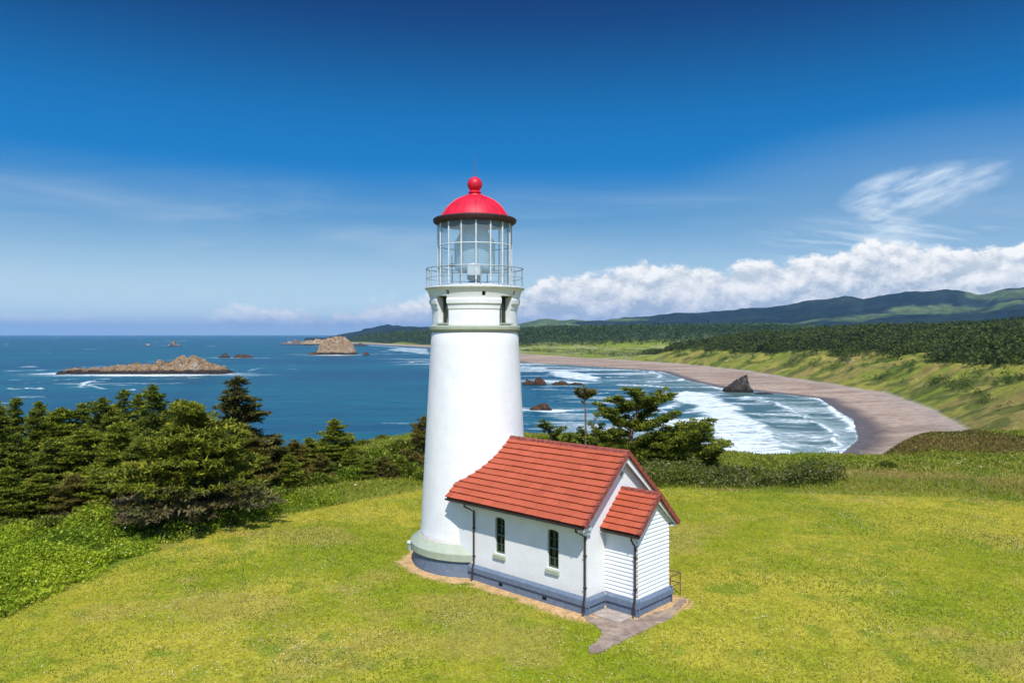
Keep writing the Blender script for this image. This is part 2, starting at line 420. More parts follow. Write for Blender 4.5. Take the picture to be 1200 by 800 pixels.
wet = np.where(M['d'] <= 0, (1 - sst(4, 20, M['dw'])), 0) * (~M['head'])

def f_ground(nt, b):
    c = attr(nt, 'col'); nm = N(nt, attr(nt, 'near').outputs['Fac']); p = posn(nt)
    fine = noise(nt, p, 9.0, 5, .72); mid = noise(nt, p, 2.2, 5, .65)
    farn = noise(nt, p, .11, 8, .68)
    a = (fine.ss(.33, .67) * 1.0 + mid.ss(.3, .7) * .5) - .75
    k = nm * (a * .55) + (1.0 - nm) * ((farn - .5) * 1.5)
    sc = (k + 1.0).m('MAXIMUM', .2)
    cc = mix(nt, 1.0, c.outputs['Color'], vec(nt, sc, sc, sc), 'MULTIPLY')
    straw = noise(nt, p, 5.0, 6, .75).ss(.52, .70) * nm * .55
    cc = mix(nt, straw, cc, (.36, .30, .09))
    nt.links.new(cc, b.inputs['Base Color'])
    w = N(nt, attr(nt, 'wet').outputs['Fac'])
    nt.links.new((0.95 - w * .6).k, b.inputs['Roughness'])
    bump(nt, b, nm * (fine * .05 + mid * .05) + (1.0 - nm) * farn * 4.0, .8, 1.0)
m_ground = mat('ground', rough=.95, spec=.1, build=f_ground)
V = np.stack([GX, GY, GH], 1); A = {'col': rgba, 'near': nearm, 'wet': wet}
isbeach = (~M['head']) & (M['d'] <= 0) & (M['dw'] > -60)
under = (GH < -2.5)
nr, nc = RR.shape
for nm_, keep in (('ground', ~isbeach & ~under), ('beach', isbeach & ~under)):
    v_, f_, a_ = compact(V, grid_faces(nr, nc, keep)[:, ::-1], A)
    tag(link(nm_, np_mesh(nm_, v_, f_, m_ground, a_)), kind='structure')

# ------------------------------------------------------------------ sea
seaaz = np.radians(np.concatenate([np.linspace(-178, -40, 40), np.linspace(-38, 38, 900), np.linspace(40, 178, 40)]))
sr = np.concatenate([np.geomspace(20, 380, 14), 64800.0 / np.arange(165, 22, -.42), 64800.0 / np.arange(21.8, 2.0, -.4), [40000, 60000, 90000]])
SRr, SAa = np.meshgrid(sr, seaaz, indexing='ij')
sx, sy = (SRr * np.sin(SAa)).ravel(), (SRr * np.cos(SAa)).ravel()
foam = np.zeros(sx.shape); crest_h = np.zeros(sx.shape); sdw = sdist(sx, sy, SHORE)
near_m = (sy > 380) & (sy < 9000)
def stain(mask_fn): pass
wx = sx + (fbm(sx, sy, 45, 4, 90) - .5) * 36; wy = sy + (fbm(sx, sy, 45, 4, 91) - .5) * 60
POLYS = [
    ([(772, 470), (782, 463), (800, 459), (820, 461), (838, 466), (853, 473), (866, 480), (876, 488), (890, 494), (900, 501), (911, 512), (916, 522), (915, 535), (870, 545), (826, 545), (830, 524), (843, 511), (800, 503), (760, 500), (786, 494), (822, 490), (815, 478), (790, 474)], 1.0),
    ([(773, 476), (790, 473), (799, 480), (792, 484), (776, 482)], 1.0),
    ([(640, 437), (660, 434), (690, 439), (704, 443), (700, 447), (680, 446), (650, 442)], .95),
    ([(608, 428), (640, 431), (650, 434), (615, 434)], .8),
    ([(500, 408), (470, 407.5), (450, 410), (480, 412), (505, 416)], .7),
    ([(740, 500), (790, 497), (800, 507), (760, 520), (720, 530), (700, 520)], .6),
]
for pts, k in POLYS:
    P = [S(a, b) for a, b in pts]; dd_ = sdist(wx, wy, P)
    foam = np.maximum(foam, k * .88 * sst(-6, 9, dd_)); crest_h = np.maximum(crest_h, 1.3 * np.exp(-(np.abs(dd_ - 4) / 7.0) ** 2) * (sy < 1500))
CRESTS = [  # points, crest width m, trail m, strength ; trail falls on the left of the direction
    ([(912, 460.5), (940, 463), (960, 468), (972, 474), (976, 481), (993, 493), (1001, 499), (997, 505), (985, 508)], 5, 42, 1.0),
    ([(1000, 505), (1007, 515), (1004, 520)], 2, 14, .7),
    ([(880, 492), (930, 494), (948, 495), (960, 499), (972, 508), (985, 521), (975, 527), (958, 533)], 3, 40, .9),
    ([(884, 488), (915, 488), (947, 489.5), (944, 492)], 3, 22, .9),
    ([(861, 469.5), (885, 470), (905, 472), (922, 479), (930, 483)], 4, 24, .95),
    ([(866, 466), (890, 466.5), (909, 468.5)], 3, 14, .8),
    ([(920, 483), (946, 487)], 3, 10, .8),
    ([(818, 454.5), (836, 455), (854, 459)], 4, 30, 1.0),
    ([(722, 452), (755, 452), (783, 455.5)], 6, 24, .95),
    ([(737, 448), (770, 448), (797, 446.5), (804, 442.5), (800, 439), (776, 436.5), (745, 435)], 6, 24, .9),
    ([(735, 434), (762, 436.5), (775, 440), (770, 444)], 5, 18, .8),
    ([(708, 443), (738, 442)], 6, 12, .95),
    ([(610, 430), (650, 430), (700, 433), (735, 434)], 8, 30, .85),
    ([(720, 425.5), (690, 424.5), (650, 423)], 8, 25, .7),
    ([(425, 404), (460, 406.5), (500, 410)], 20, 40, .8),
    ([(440, 412), (470, 411), (505, 415)], 18, 35, .7),
    ([(432, 413.5), (500, 415)], 10, 10, .5),
    ([(5, 457), (30, 456), (52, 456.5)], 4, 6, 1.0),
    ([(93, 454), (100, 449), (113, 446)], 4, 5, .9), ([(100, 452), (125, 457)], 4, 5, .8),
    ([(148, 458), (160, 457)], 4, 5, .8), ([(215, 443), (250, 440)], 3, 5, .6), ([(60, 446), (100, 444)], 5, 5, .7),
    ([(290, 435), (305, 431)], 4, 5, .6), ([(478, 425), (488, 424)], 6, 8, 1.0), ([(0, 435), (40, 434), (75, 433)], 8, 5, .8),
    ([(80, 441), (130, 440)], 5, 5, .6), ([(700, 462), (720, 461)], 3, 6, .8), ([(5, 405), (25, 406)], 10, 6, .5),
    ([(40, 449), (70, 447)], 4, 4, .5), ([(730, 470), (760, 467)], 3, 8, .5), ([(640, 470), (665, 469)], 2, 5, .4), ([(250, 393.9), (360, 394.2)], 500, 500, .9),
]
for pts, w, L, k in CRESTS:
    P = [S(a, b) for a, b in pts]
    d_, s_, t_ = seg_dist(sx + (fbm(sx, sy, 14, 3, 93) - .5) * 8, sy + (fbm(sx, sy, 14, 3, 94) - .5) * 16, P)
    endf = np.clip(np.minimum(t_, 1 - t_) * 9, 0, 1) ** .5
    core = np.exp(-(d_ / w) ** 2); trail = np.where(s_ > 0, np.exp(-(d_ / L)), 0) * .72
    foam = np.maximum(foam, k * np.maximum(core, trail) * np.maximum(endf, .0)); crest_h = np.maximum(crest_h, 1.6 * k * np.exp(-(d_ / 5.0) ** 2) * endf * (sy < 1500) * (sdw < -12))
# swash all along the sand
sw = np.where(sdw < 0, np.exp(sdw / 9.0), 0) * .85 * (.4 + .8 * fbm(sx, sy, 60, 3, 95))
foam = np.maximum(foam, sw * (sy > 430))
ROCKFOAM = [  # centre px, half sizes in m, strength
    ((170, 439.2), 165, 30, 1.1), ((90, 437.5), 75, 26, 1.1), ((230, 438.5), 95, 26, .95), ((393, 416), 100, 50, .8), ((350, 415), 60, 22, .5), ((440, 415), 190, 22, .45),
    ((637, 447), 45, 14, .9), ((665, 448), 50, 14, .9), ((636, 480), 26, 6, .95), ((660, 480), 40, 6, .45), ((866, 459), 40, 9, .8), ((202, 405), 90, 60, .6), ((172, 404.5), 60, 50, .6),
    ((265, 419), 65, 26, .6), ((290, 419.5), 90, 24, .5), ((640, 470), 1, 1, 0)]
for (a, b), rx, ry, k in ROCKFOAM:
    cx, cy = S(a, b); q = ((wx - cx) / rx) ** 2 + ((wy - cy) / (ry * 1.6)) ** 2
    foam = np.maximum(foam, k * np.exp(-q ** 1.2 * .8))
# streaky broken foam between the breakers
zone = sst(-330, -200, sdw) * sst(4, -10, sdw) * sst(420, 470, sy) * sst(1250, 1000, sy)
foam = np.maximum(foam, zone * sst(.44, .66, fbm(sx * .35, sy + sx * .15, 26, 5, 101)) * .62)
foam = np.maximum(foam, sst(-420, -200, sdw) * sst(4, -10, sdw) * sst(1100, 1300, sy) * sst(2600, 2200, sy) * sst(.50, .64, fbm(sx * .3, sy, 60, 5, 102)) * .7)
# scattered white caps
wc = fbm(sx * .35 + sy * .1, sy, 26, 3, 97) * fbm(sx, sy, 300, 2, 98)
foam = np.maximum(foam, sst(.47, .56, wc) * .5 * (sdw < -60))
shallow = np.exp(np.minimum(sdw, 0) / 120.0) * (sy > 300) * (1 - sst(2500, 4500, sy))
shallow = np.maximum(shallow, .6 * sst(-60, 20, np.maximum(sdist(sx, sy, [S(a, b) for a, b in POLYS[0][0]]), -500)))
sz = -0.02 + (np.clip(foam, 0, 1) * .5 + crest_h) * (sy < 2600) + (fbm(sx, sy, 40, 3, 99) - .5) * .5 * sst(300, 500, sy)
sz = np.where(sdw > 0, -.4, sz)
# let the last film of water lie on the sand
def f_sea(nt, b):
    p = posn(nt); x, y, z = sepn(nt, p)
    fo = N(nt, attr(nt, 'foam').outputs['Fac']); sh = N(nt, attr(nt, 'shallow').outputs['Fac'])
    n_l = noise(nt, vec(nt, x * .25, y, 0.0), .004, 6, .6, .6)
    n_s = noise(nt, vec(nt, x * .45, y, 0.0), .05, 5, .65)
    deep = mix(nt, n_l.ss(.38, .62), (.0012, .058, .105), (.003, .095, .125))
    deep = mix(nt, n_s.ss(.42, .7) * .55, deep, (.001, .036, .070))
    shc = mix(nt, n_s.ss(.3, .7), (.055, .100, .085), (.105, .155, .130))
    c = mix(nt, sh.ss(.12, .75) * .9, deep, shc)
    f1 = noise(nt, vec(nt, x * 1.0, y * .8, 0.0), .16, 7, .7, .8)
    f2 = noise(nt, vec(nt, x * .35, y, 0.0), .09, 5, .65, .3)
    f3 = noise(nt, vec(nt, x * .22, y * .9, 2.0), .30, 7, .75, .5)
    g = fo * 1.22 + (f1 - .5) * 1.5 + (f2 - .5) * 1.7 + (f3 - .5) * 1.7
    thin = (g - .22).ss(0.0, .35) * fo.ss(.03, .16)
    br = (g - .62).ss(0.0, .50) * fo.ss(.03, .2)
    c = mix(nt, thin * .55, c, (.34, .42, .40))
    c = mix(nt, br * .95, c, (.66, .70, .70))
    nt.links.new(c, b.inputs['Base Color'])
    nt.links.new((br * .6 + .32).k, b.inputs['Roughness'])
    h = noise(nt, vec(nt, x * .6, y, 0.0), .035, 6, .62) * 2.6 + noise(nt, vec(nt, x * .7, y, 3.0), .22, 4, .6) * .5 + br * .5
    bump(nt, b, h, .75, 1.0)
m_sea = mat('sea_water', (.01, .08, .13), .35, .14, build=f_sea)
_, F_ = 0, grid_faces(*SRr.shape)[:, ::-1]
keep = (np.stack([sdw[F_[:, k]] for k in range(4)], 1).min(1) < 25) & ~(np.hypot(sx, sy)[F_[:, 0]] < 0)
sv, sf, sa = compact(np.stack([sx, sy, sz], 1), F_[keep], {'foam': np.clip(foam, 0, 1), 'shallow': np.clip(shallow, 0, 1)})
tag(link('sea', np_mesh('sea', sv, sf, m_sea, sa)), kind='structure')

# ------------------------------------------------------------------ distant mountains
PROF = [(-40, 396, 30000), (380, 396, 16000), (400, 391.3, 15500), (420, 388, 15000), (440, 384, 15000), (455, 381, 15000), (470, 382.3, 15000), (500, 383.5, 15000), (560, 383, 15000), (600, 382, 14000), (620, 377.5, 13000), (640, 373.5, 13000), (655, 375.5, 13000), (672, 374.5, 13000),
        (686, 376, 13000), (705, 376, 13000), (725, 372.5, 13000), (760, 371, 13000), (795, 366.5, 13000), (840, 366, 13000), (880, 361.5, 13000), (905, 360.5, 13000), (930, 357, 13000), (950, 352.5, 13000), (970, 350.5, 13000), (990, 346.2, 13000), (1012, 350.5, 13000), (1030, 346.5, 13000), (1050, 344.5, 13000),
        (1075, 341, 13000), (1100, 339.5, 13000), (1120, 339.5, 13000), (1145, 346, 13000), (1160, 344, 13000), (1175, 339.5, 13000), (1200, 335.5, 13000), (1260, 326, 13000), (1400, 330, 13000), (1800, 340, 13000)]
pa = np.array([math.atan((p - 600) / 900) for p, _, _ in PROF]); pe = np.array([(392 - q) / 900 * math.cos(a) for (_, q, _), a in zip(PROF, pa)]); pr = np.array([r for *_, r in PROF], float)
haz = np.linspace(pa[0], pa[-1], 900); tt = np.linspace(-.42, .25, 90)
HA, HT = np.meshgrid(haz, tt, indexing='xy')
r0 = np.interp(HA, pa, pr); e0 = np.interp(HA, pa, pe)
hr = r0 * (1 + HT); hx, hy = hr * np.sin(HA), hr * np.cos(HA)
crest = CAMZ + e0 * r0
prf = np.where(HT < 0, 1 - (-HT / .42) ** 1.25, 1 - (HT / .25) ** 2)
front = ridge(hx, hy, 2600, 5, 200)
hz = crest * prf * (1 - (1 - front) * .95 * (1 - np.exp(-(HT / .07) ** 2)) * (HT < 0))
hz = hz + (fbm(hx, hy, 240, 3, 203) - .5) * 70 * (prf > .05) * (crest > 150)
hz = np.clip(hz, -5, None)
hc = lerp(C(.009, .020, .019), C(.018, .031, .023), sst(.4, .6, fbm(hx, hy, 500, 4, 205).ravel()))
fld = sst(.70, .74, fbm(hx * .6, hy, 1500, 3, 206).ravel())
for cxp, dyp, wd, ht_ in ((1092, .0, 42, .12), (665, 0, 10, .10), (1175, 0, 40, .2), (735, 0, 30, .08)):
    aa = math.atan((cxp - 600) / 900)
    el_t = {1092: 363, 665: 377.3, 1175: 345, 735: 374.5}[cxp]
    ev = (hz - CAMZ) / hr
    tgt = (392 - el_t) / 900 * math.cos(aa); hh = {1092: .0055, 665: .0012, 1175: .006, 735: .002}[cxp]
    q = ((HA - aa) / (wd / 900)) ** 2 + ((ev - tgt) / hh) ** 2 + (fbm(hx, hy, 300, 3, 210) - .5) * 1.2
    fld = np.maximum(fld, .9 * (1 - sst(.7, 1.0, q)).ravel() * (HT.ravel() < .02))
hc = lerp(hc, C(.11, .15, .05), fld * .8)
hc4 = np.concatenate([hc, np.ones((len(hc), 1))], 1)
def f_hill(nt, b):
    c = attr(nt, 'col'); n = noise(nt, posn(nt), .006, 6, .7); k = n.ss(.3, .7, .55, 1.45)
    nt.links.new(mix(nt, 1.0, c.outputs['Color'], vec(nt, k, k, k), 'MULTIPLY'), b.inputs['Base Color'])
    bump(nt, b, noise(nt, posn(nt), .01, 6, .7), .8, 50.0)
m_hill = mat('hill_forest', rough=1, spec=0, build=f_hill)
tag(link('hills', np_mesh('hills', np.stack([hx, hy, hz], -1).reshape(-1, 3), grid_faces(*HA.shape), m_hill, {'col': hc4})), kind='structure')

# ------------------------------------------------------------------ haze
hm = bpy.data.materials.new('haze'); hm.use_nodes = True; hm.node_tree.nodes.clear()
ho = hm.node_tree.nodes.new('ShaderNodeOutputMaterial'); pv = hm.node_tree.nodes.new('ShaderNodeVolumePrincipled')
pv.inputs['Color'].default_value = (.34, .62, 1, 1); pv.inputs['Density'].default_value = 0.000017; pv.inputs['Anisotropy'].default_value = 0.1
hm.node_tree.links.new(pv.outputs[0], ho.inputs['Volume'])
hb = MB(); hb.box((-95000, -95000, -16), (95000, 95000, 1300))
tag(hb.build('haze', hm), kind='stuff')

# ------------------------------------------------------------------ lighthouse
ORG = (-1.74, 36.0, GZ); ROT = -43.46
def f_brick(nt, b, cyl=False, base=(.77, .77, .765)):
    x, y, z = sepn(nt, objco(nt))
    t = nt.nodes.new('ShaderNodeTexBrick'); t.inputs['Scale'].default_value = 1.0
    t.inputs['Brick Width'].default_value = .24; t.inputs['Row Height'].default_value = .085; t.inputs['Mortar Size'].default_value = .010
    t.inputs['Mortar Smooth'].default_value = .6; t.inputs['Bias'].default_value = 0
    u = x.m('ARCTAN2', y) * 2.3 if cyl else x + y
    nt.links.new(vec(nt, u, z, 0.0), t.inputs['Vector'])
    p = objco(nt); n = noise(nt, p, 1.3, 6, .65); n2_ = noise(nt, vec(nt, x * 3.0, y * 3.0, z * .35), 1.2, 5, .7)
    c = mix(nt, n.ss(.35, .7), base, tuple(v * .93 for v in base))
    c = mix(nt, n2_.ss(.56, .8) * .35, c, (.60, .565, .48))
    c = mix(nt, N(nt, t.outputs['Fac']) * .10, c, (.5, .49, .47))
    sp_ = noise(nt, p, 3.6, 7, .75)
    c = mix(nt, sp_.ss(.655, .70) * .6, c, (.55, .30, .20))
    if not cyl: c = mix(nt, (noise(nt, p, 3.0, 6, .7) - .15) * z.ss(1.15, .66) * .55, c, (.46, .42, .34))
    if cyl:
        gr = noise(nt, vec(nt, x * 5.0, y * 5.0, z * .25), 1.5, 6, .75).ss(.50, .72)
        c = mix(nt, gr * z.ss(8.6, 10.5) * .35, c, (.52, .42, .33))
        c = mix(nt, gr * z.ss(4.5, 1.4) * .30, c, (.55, .50, .40))
    if cyl:   # rust and algae washing down from the joint onto the ledge
        c = mix(nt, (noise(nt, p, 4.0, 5, .7) - .1) * z.ss(1.55, 1.28) * .9, c, (.42, .26, .12))
    nt.links.new(c, b.inputs['Base Color'])
    bump(nt, b, N(nt, t.outputs['Fac']) * -.006 + noise(nt, p, 30, 3) * .003 + n * .01, .8, 1.0)
m_tower = mat('painted_tower_brick', rough=.75, spec=.2, build=lambda nt, b: f_brick(nt, b, True))
m_wall = mat('painted_wall_brick', rough=.75, spec=.2, build=lambda nt, b: f_brick(nt, b))
m_white = simple('white_paint', (.73, .74, .74), .55, .3, var=.04, scale=3)
m_trim = simple('pale_trim', (.62, .68, .66), .55, .3, var=.08, scale=4)
def f_plinth(nt, b):
    n = noise(nt, objco(nt), 5, 6, .7)
    c = mix(nt, n.ss(.3, .7), (.105, .145, .205), (.15, .19, .25)); c = mix(nt, noise(nt, objco(nt), 2.0, 6, .7).ss(.6, .72) * .5, c, (.26, .25, .23))
    nt.links.new(c, b.inputs['Base Color']); bump(nt, b, n * .02, .6, 1.0)
m_plinth = mat('blue_grey_paint', rough=.7, build=f_plinth)
def f_green(nt, b):
    p = objco(nt); x, y, z = sepn(nt, p); rad = (x * x + y * y).m('SQRT')
    n = noise(nt, p, 3, 6, .7)
    c = mix(nt, n.ss(.3, .7), (.31, .355, .265), (.38, .415, .325))
    c = mix(nt, noise(nt, p, 2.5, 6, .7).ss(.56, .66) * .55, c, (.42, .33, .16))
    nt.links.new(c, b.inputs['Base Color'])
m_green = mat('sage_green_paint', rough=.6, build=f_green)
def f_tile(nt, b):
    p = objco(nt); n = noise(nt, p, 1.6, 6, .7); g = nt.nodes.new('ShaderNodeNewGeometry'); ri = N(nt, g.outputs['Random Per Island'])
    c = mix(nt, ri, (.37, .080, .038), (.43, .094, .046)); c = mix(nt, n.ss(.5, .75) * .5, c, (.27, .05, .03))
    c = mix(nt, noise(nt, p, 9.0, 5, .75).ss(.62, .72) * .6, c, (.17, .06, .04))
    c = mix(nt, noise(nt, p, 4.0, 6, .8).ss(.66, .74) * .35, c, (.62, .30, .20))
    nt.links.new(c, b.inputs['Base Color']); bump(nt, b, noise(nt, p, 40, 3) * .006, .6, 1.0)
m_tile = mat('red_roof_tile', rough=.75, spec=.2, build=f_tile)
m_verge = simple('brown_red_verge_tile', (.24, .065, .045), .75, .2, var=.35, scale=7)
m_dgreen = simple('dark_green_paint', (.075, .12, .075), .55, .3)
m_dark = simple('dark_brown_metal', (.035, .022, .022), .45, .5, var=.3, scale=8)
m_under = simple('roof_shadow_boards', (.04, .03, .03), .9, .1)
m_dome = simple('crimson_dome_paint', (.60, .007, .028), .50, .40, var=.22, scale=1.6)
m_rim = simple('weathered_rim_iron', (.040, .014, .014), .55, .4, var=.4, scale=5)
m_metal = simple('pale_lantern_metal', (.55, .58, .58), .5, .4, var=.12, scale=5)
m_rail = simple('grey_rail_iron', (.30, .33, .34), .5, .4, var=.2, scale=6)
m_black = simple('dark_opening', (.012, .012, .014), .8, .1)
m_pipe = simple('rusty_iron_rail', (.13, .07, .05), .6, .4, var=.3, scale=9)
def f_glass(nt, b):
    nt.nodes.clear(); o_ = nt.nodes.new('ShaderNodeOutputMaterial'); t = nt.nodes.new('ShaderNodeBsdfTransparent'); g = nt.nodes.new('ShaderNodeBsdfGlossy')
    t.inputs[0].default_value = (.93, .98, .99, 1); g.inputs['Roughness'].default_value = .03; g.inputs[0].default_value = (1, 1, 1, 1)
    f = nt.nodes.new('ShaderNodeFresnel'); f.inputs[0].default_value = 1.5; mx = nt.nodes.new('ShaderNodeMixShader')
    nt.links.new((N(nt, f.outputs[0]) * .45).k, mx.inputs[0]); nt.links.new(t.outputs[0], mx.inputs[1]); nt.links.new(g.outputs[0], mx.inputs[2]); d_ = nt.nodes.new('ShaderNodeBsdfDiffuse'); d_.inputs[0].default_value = (.60, .78, .86, 1); m2 = nt.nodes.new('ShaderNodeMixShader'); m2.inputs[0].default_value = .15; nt.links.new(mx.outputs[0], m2.inputs[1]); nt.links.new(d_.outputs[0], m2.inputs[2]); nt.links.new(m2.outputs[0], o_.inputs[0])
m_glass = mat('lantern_glass', build=f_glass)
def f_lens(nt, b):
    x, y, z = sepn(nt, objco(nt)); r_ = (z * 60.0).m('SINE')
    nt.links.new(mix(nt, r_.ss(-1, 1), (.34, .52, .62), (.52, .68, .76)), b.inputs['Base Color'])
    b.inputs['Alpha'].default_value = .8
m_lens = mat('lens_prisms', rough=.12, spec=.6, build=f_lens)
m_pane = mat('dark_window_glass', (.012, .018, .014), .08, .5)

T = empty('lighthouse', ORG, R(ROT))
tag(T, 'tall white tapering lighthouse tower with glazed lantern and bright red dome', 'lighthouse')
rt = lambda z: 2.54 - (z - 1.3) * .0546
def lathe_part(name, prof, m, parent=T, n=96, sm=30, cap=True):
    b = MB(); b.lathe(prof, n, cap); return b.build(name, m, parent, smooth=sm)
lathe_part('base_drum', [(2.90, -.6), (2.88, .72)], m_plinth)
lathe_part('base_ledge', [(2.90, .66), (2.99, .70), (3.0, 1.0), (2.97, 1.04), (2.6, 1.30), (2.4, 1.31)], m_green)
lathe_part('tower_wall', [(2.555, 1.28)] + [(rt(z), z) for z in np.linspace(1.32, 10.5, 20)] + [(1.99, 10.62), (1.9, 10.64)], m_tower)
lathe_part('belt_course', [(1.95, 10.63), (2.05, 10.66), (2.12, 10.74), (2.13, 10.86), (2.10, 10.92), (1.9, 10.95)], m_green)
WR = 1.985
watch = lathe_part('watch_room', [(WR, 10.93), (WR, 11.62), (2.02, 11.66), (2.05, 11.86), (2.11, 11.90), (2.13, 12.08), (2.08, 12.14), (2.10, 12.20), (2.16, 12.42), (2.24, 12.57)], m_white, sm=25)
cutters = []
for k in range(4):
    a = math.pi / 2 * k + math.pi      # openings face the four walls of the house
    for (rx0, rx1, hw, z0, z1) in ((1.66, 3.0, .33, 11.02, 12.24),):
        c = MB(); ca, sa_ = math.cos(a), math.sin(a)
        P8 = [(rx0, -hw), (rx1, -hw * 1.15), (rx1, hw * 1.15), (rx0, hw)]
        pts = [(x * ca - y * sa_, x * sa_ + y * ca) for x, y in P8]
        c.hexa([(x, y, z0) for x, y in pts] + [(x, y, z1) for x, y in pts]); cutters.append(c.build('c', m_white, T))
for k in range(16):                    # small square vents under the deck
    if k % 2: continue
    a = R(22.5 * k + 12); c = MB(); ca, sa_ = math.cos(a), math.sin(a)
    pts = [(x * ca - y * sa_, x * sa_ + y * ca) for x, y in ((1.9, -.08), (2.6, -.08), (2.6, .08), (1.9, .08))]
    zz = 12.24 if k % 4 else 12.30
    c.hexa([(x, y, zz) for x, y in pts] + [(x, y, zz + .19) for x, y in pts]); cutters.append(c.build('c', m_white, T))
bpy.context.view_layer.update(); cut(watch, cutters)
lathe_part('vent_lining', [(1.93, 12.22), (1.93, 12.56)], m_black, watch)
for k in range(4):
    a = math.pi / 2 * k + math.pi; ca, sa_ = math.cos(a), math.sin(a)
    w = MB(); pts = [(x * ca - y * sa_, x * sa_ + y * ca) for x, y in ((1.67, -.32), (1.70, -.32), (1.70, .32), (1.67, .32))]
    w.hexa([(x, y, 11.0) for x, y in pts] + [(x, y, 12.2) for x, y in pts]); wo = w.build('window', m_pane, T)
    w = MB(); pts = [(x * ca - y * sa_, x * sa_ + y * ca) for x, y in ((1.68, -.32), (2.10, -.38), (2.10, .38), (1.68, .32))]
    w.hexa([(x, y, 10.96) for x, y in pts] + [(x, y, 11.03) for x, y in pts]); w.build('sill', m_green, wo)
    w = MB()
    for yy in (-.31, -.015, .28):
        pts = [(x * ca - y * sa_, x * sa_ + y * ca) for x, y in ((1.70, yy), (1.725, yy), (1.725, yy + .03), (1.70, yy + .03))]
        w.hexa([(x, y, 11.0) for x, y in pts] + [(x, y, 12.2) for x, y in pts])
    w.build('frame', m_green, wo)
lathe_part('gallery_deck', [(2.2, 12.56), (2.30, 12.58), (2.33, 12.64), (2.31, 12.70), (1.6, 12.73)], m_metal)
rl = MB()
for k in range(16):
    a = R(22.5 * k + 8); x, y = 2.25 * math.cos(a), 2.25 * math.sin(a)
    rl.tube([(x, y, 12.68), (x, y, 13.56)], .020, 6)
for zr, rr_ in ((13.56, .024), (13.12, .014)):
    rl.tube([(2.25 * math.cos(R(q)), 2.25 * math.sin(R(q)), zr) for q in range(0, 361, 5)], rr_, 6, cap=False)
rl.build('gallery_railing', m_rail, T, smooth=40)
# lantern room
LR = 1.72
lathe_part('lantern_sill', [(LR + .04, 12.70), (LR + .06, 12.80), (LR - .08, 12.82)], m_metal)
gl = MB(); gl.lathe([(LR, 12.8), (LR, 15.66)], 16, cap=False, ph=R(3)); gl.build('lantern_glazing', m_glass, T)
fr = MB()
for k in range(16):
    a = R(22.5 * k + 3); x, y = LR * math.cos(a), LR * math.sin(a)
    fr.tube([(x, y, 12.78), (x, y, 15.68)], .036, 6)
for zr in (13.62, 14.62):
    fr.tube([(LR * math.cos(R(3 + 22.5 * k)), LR * math.sin(R(3 + 22.5 * k)), zr) for k in range(17)], .026, 6, cap=False)
fr.build('lantern_mullions', m_metal, T, smooth=40)
lathe_part('lens', [(.80, 13.45), (.90, 13.55), (.92, 14.3), (.90, 14.75), (.78, 15.1), (.55, 15.4), (.2, 15.55)], m_lens, n=48)
b = MB()
for q in range(8):
    a = R(45 * q + 10); b.tube([(.93 * math.cos(a), .93 * math.sin(a), 13.42), (.94 * math.cos(a), .94 * math.sin(a), 14.8), (.55 * math.cos(a), .55 * math.sin(a), 15.42)], .022, 5)
b.build('lens_frame', m_rail, T, smooth=40)
b = MB(); ca, sa_ = math.cos(R(-46)), math.sin(R(-46))
cx, cy = 1.12 * ca, 1.12 * sa_
def rb(x0, x1, y0, y1, z0, z1):
    p = [(cx + x * ca - y * sa_, cy + x * sa_ + y * ca) for x, y in ((x0, y0), (x1, y0), (x1, y1), (x0, y1))]
    b.hexa([(x, y, z0) for x, y in p] + [(x, y, z1) for x, y in p])
rb(-.22, .22, -.28, .28, 13.2, 13.66); b.add([(cx + x * ca - y * sa_, cy + x * sa_ + y * ca, z) for x, y, z in ((-.22, -.28, 13.66), (.22, -.28, 13.66), (.22, .28, 13.66), (-.22, .28, 13.66), (0, 0, 13.78))], [(0, 1, 4), (1, 2, 4), (2, 3, 4), (3, 0, 4)])
b.build('beacon_housing', m_white, T)
b = MB(); rb(-.24, .24, -.30, .30, 13.0, 13.19); b.tube([(cx, cy, 12.7), (cx, cy, 13.0)], .16, 12); b.build('beacon_base', m_black, T)
lathe_part('lens_pedestal', [(.35, 12.7), (.30, 12.8), (.30, 13.35), (.8, 13.44)], m_rail, n=24)
b = MB(); b.tube([(-.1, -1.35, 12.7), (-.1, -1.35, 14.1)], .02, 6); b.box((-.2, -1.42, 13.6), (.02, -1.28, 13.72)); b.build('instrument_stand', m_black, T)
lathe_part('dome_rim', [(1.5, 15.60), (1.80, 15.62), (1.93, 15.72), (1.96, 15.84), (1.90, 15.90), (1.5, 15.98)], m_rim)
dp_ = [(1.60, 15.93), (1.56, 16.0), (1.50, 16.12), (1.34, 16.38), (1.18, 16.55), (.98, 16.71), (.72, 16.85), (.46, 16.95), (.30, 16.99)]
lathe_part('dome', dp_, m_dome, n=64)
b = MB()
for k in range(16):
    a = R(22.5 * k + 3); b.tube([((r_ + .004) * math.cos(a), (r_ + .004) * math.sin(a), z + .004) for r_, z in dp_], .022, 6)
b.build('dome_rib', m_dome, T, smooth=40)
ball = [(.40, 16.93), (.42, 16.97), (.40, 17.01), (.27, 17.03), (.25, 17.09), (.31, 17.12), (.31, 17.16), (.25, 17.20)] + [(max(.01, .35 * math.cos(t)), 17.52 + .35 * math.sin(t)) for t in np.linspace(-.95, 1.55, 16)]
lathe_part('ventilator_ball', ball, m_dome, n=40, sm=35)
b = MB(); b.tube([(0, 0, 17.85), (0, 0, 18.85)], [.016, .009], 6); b.tube([(.12, .06, 17.55), (.05, .025, 18.3), (.02, .01, 18.6)], .006, 5); b.build('lightning_rod', m_pipe, T)

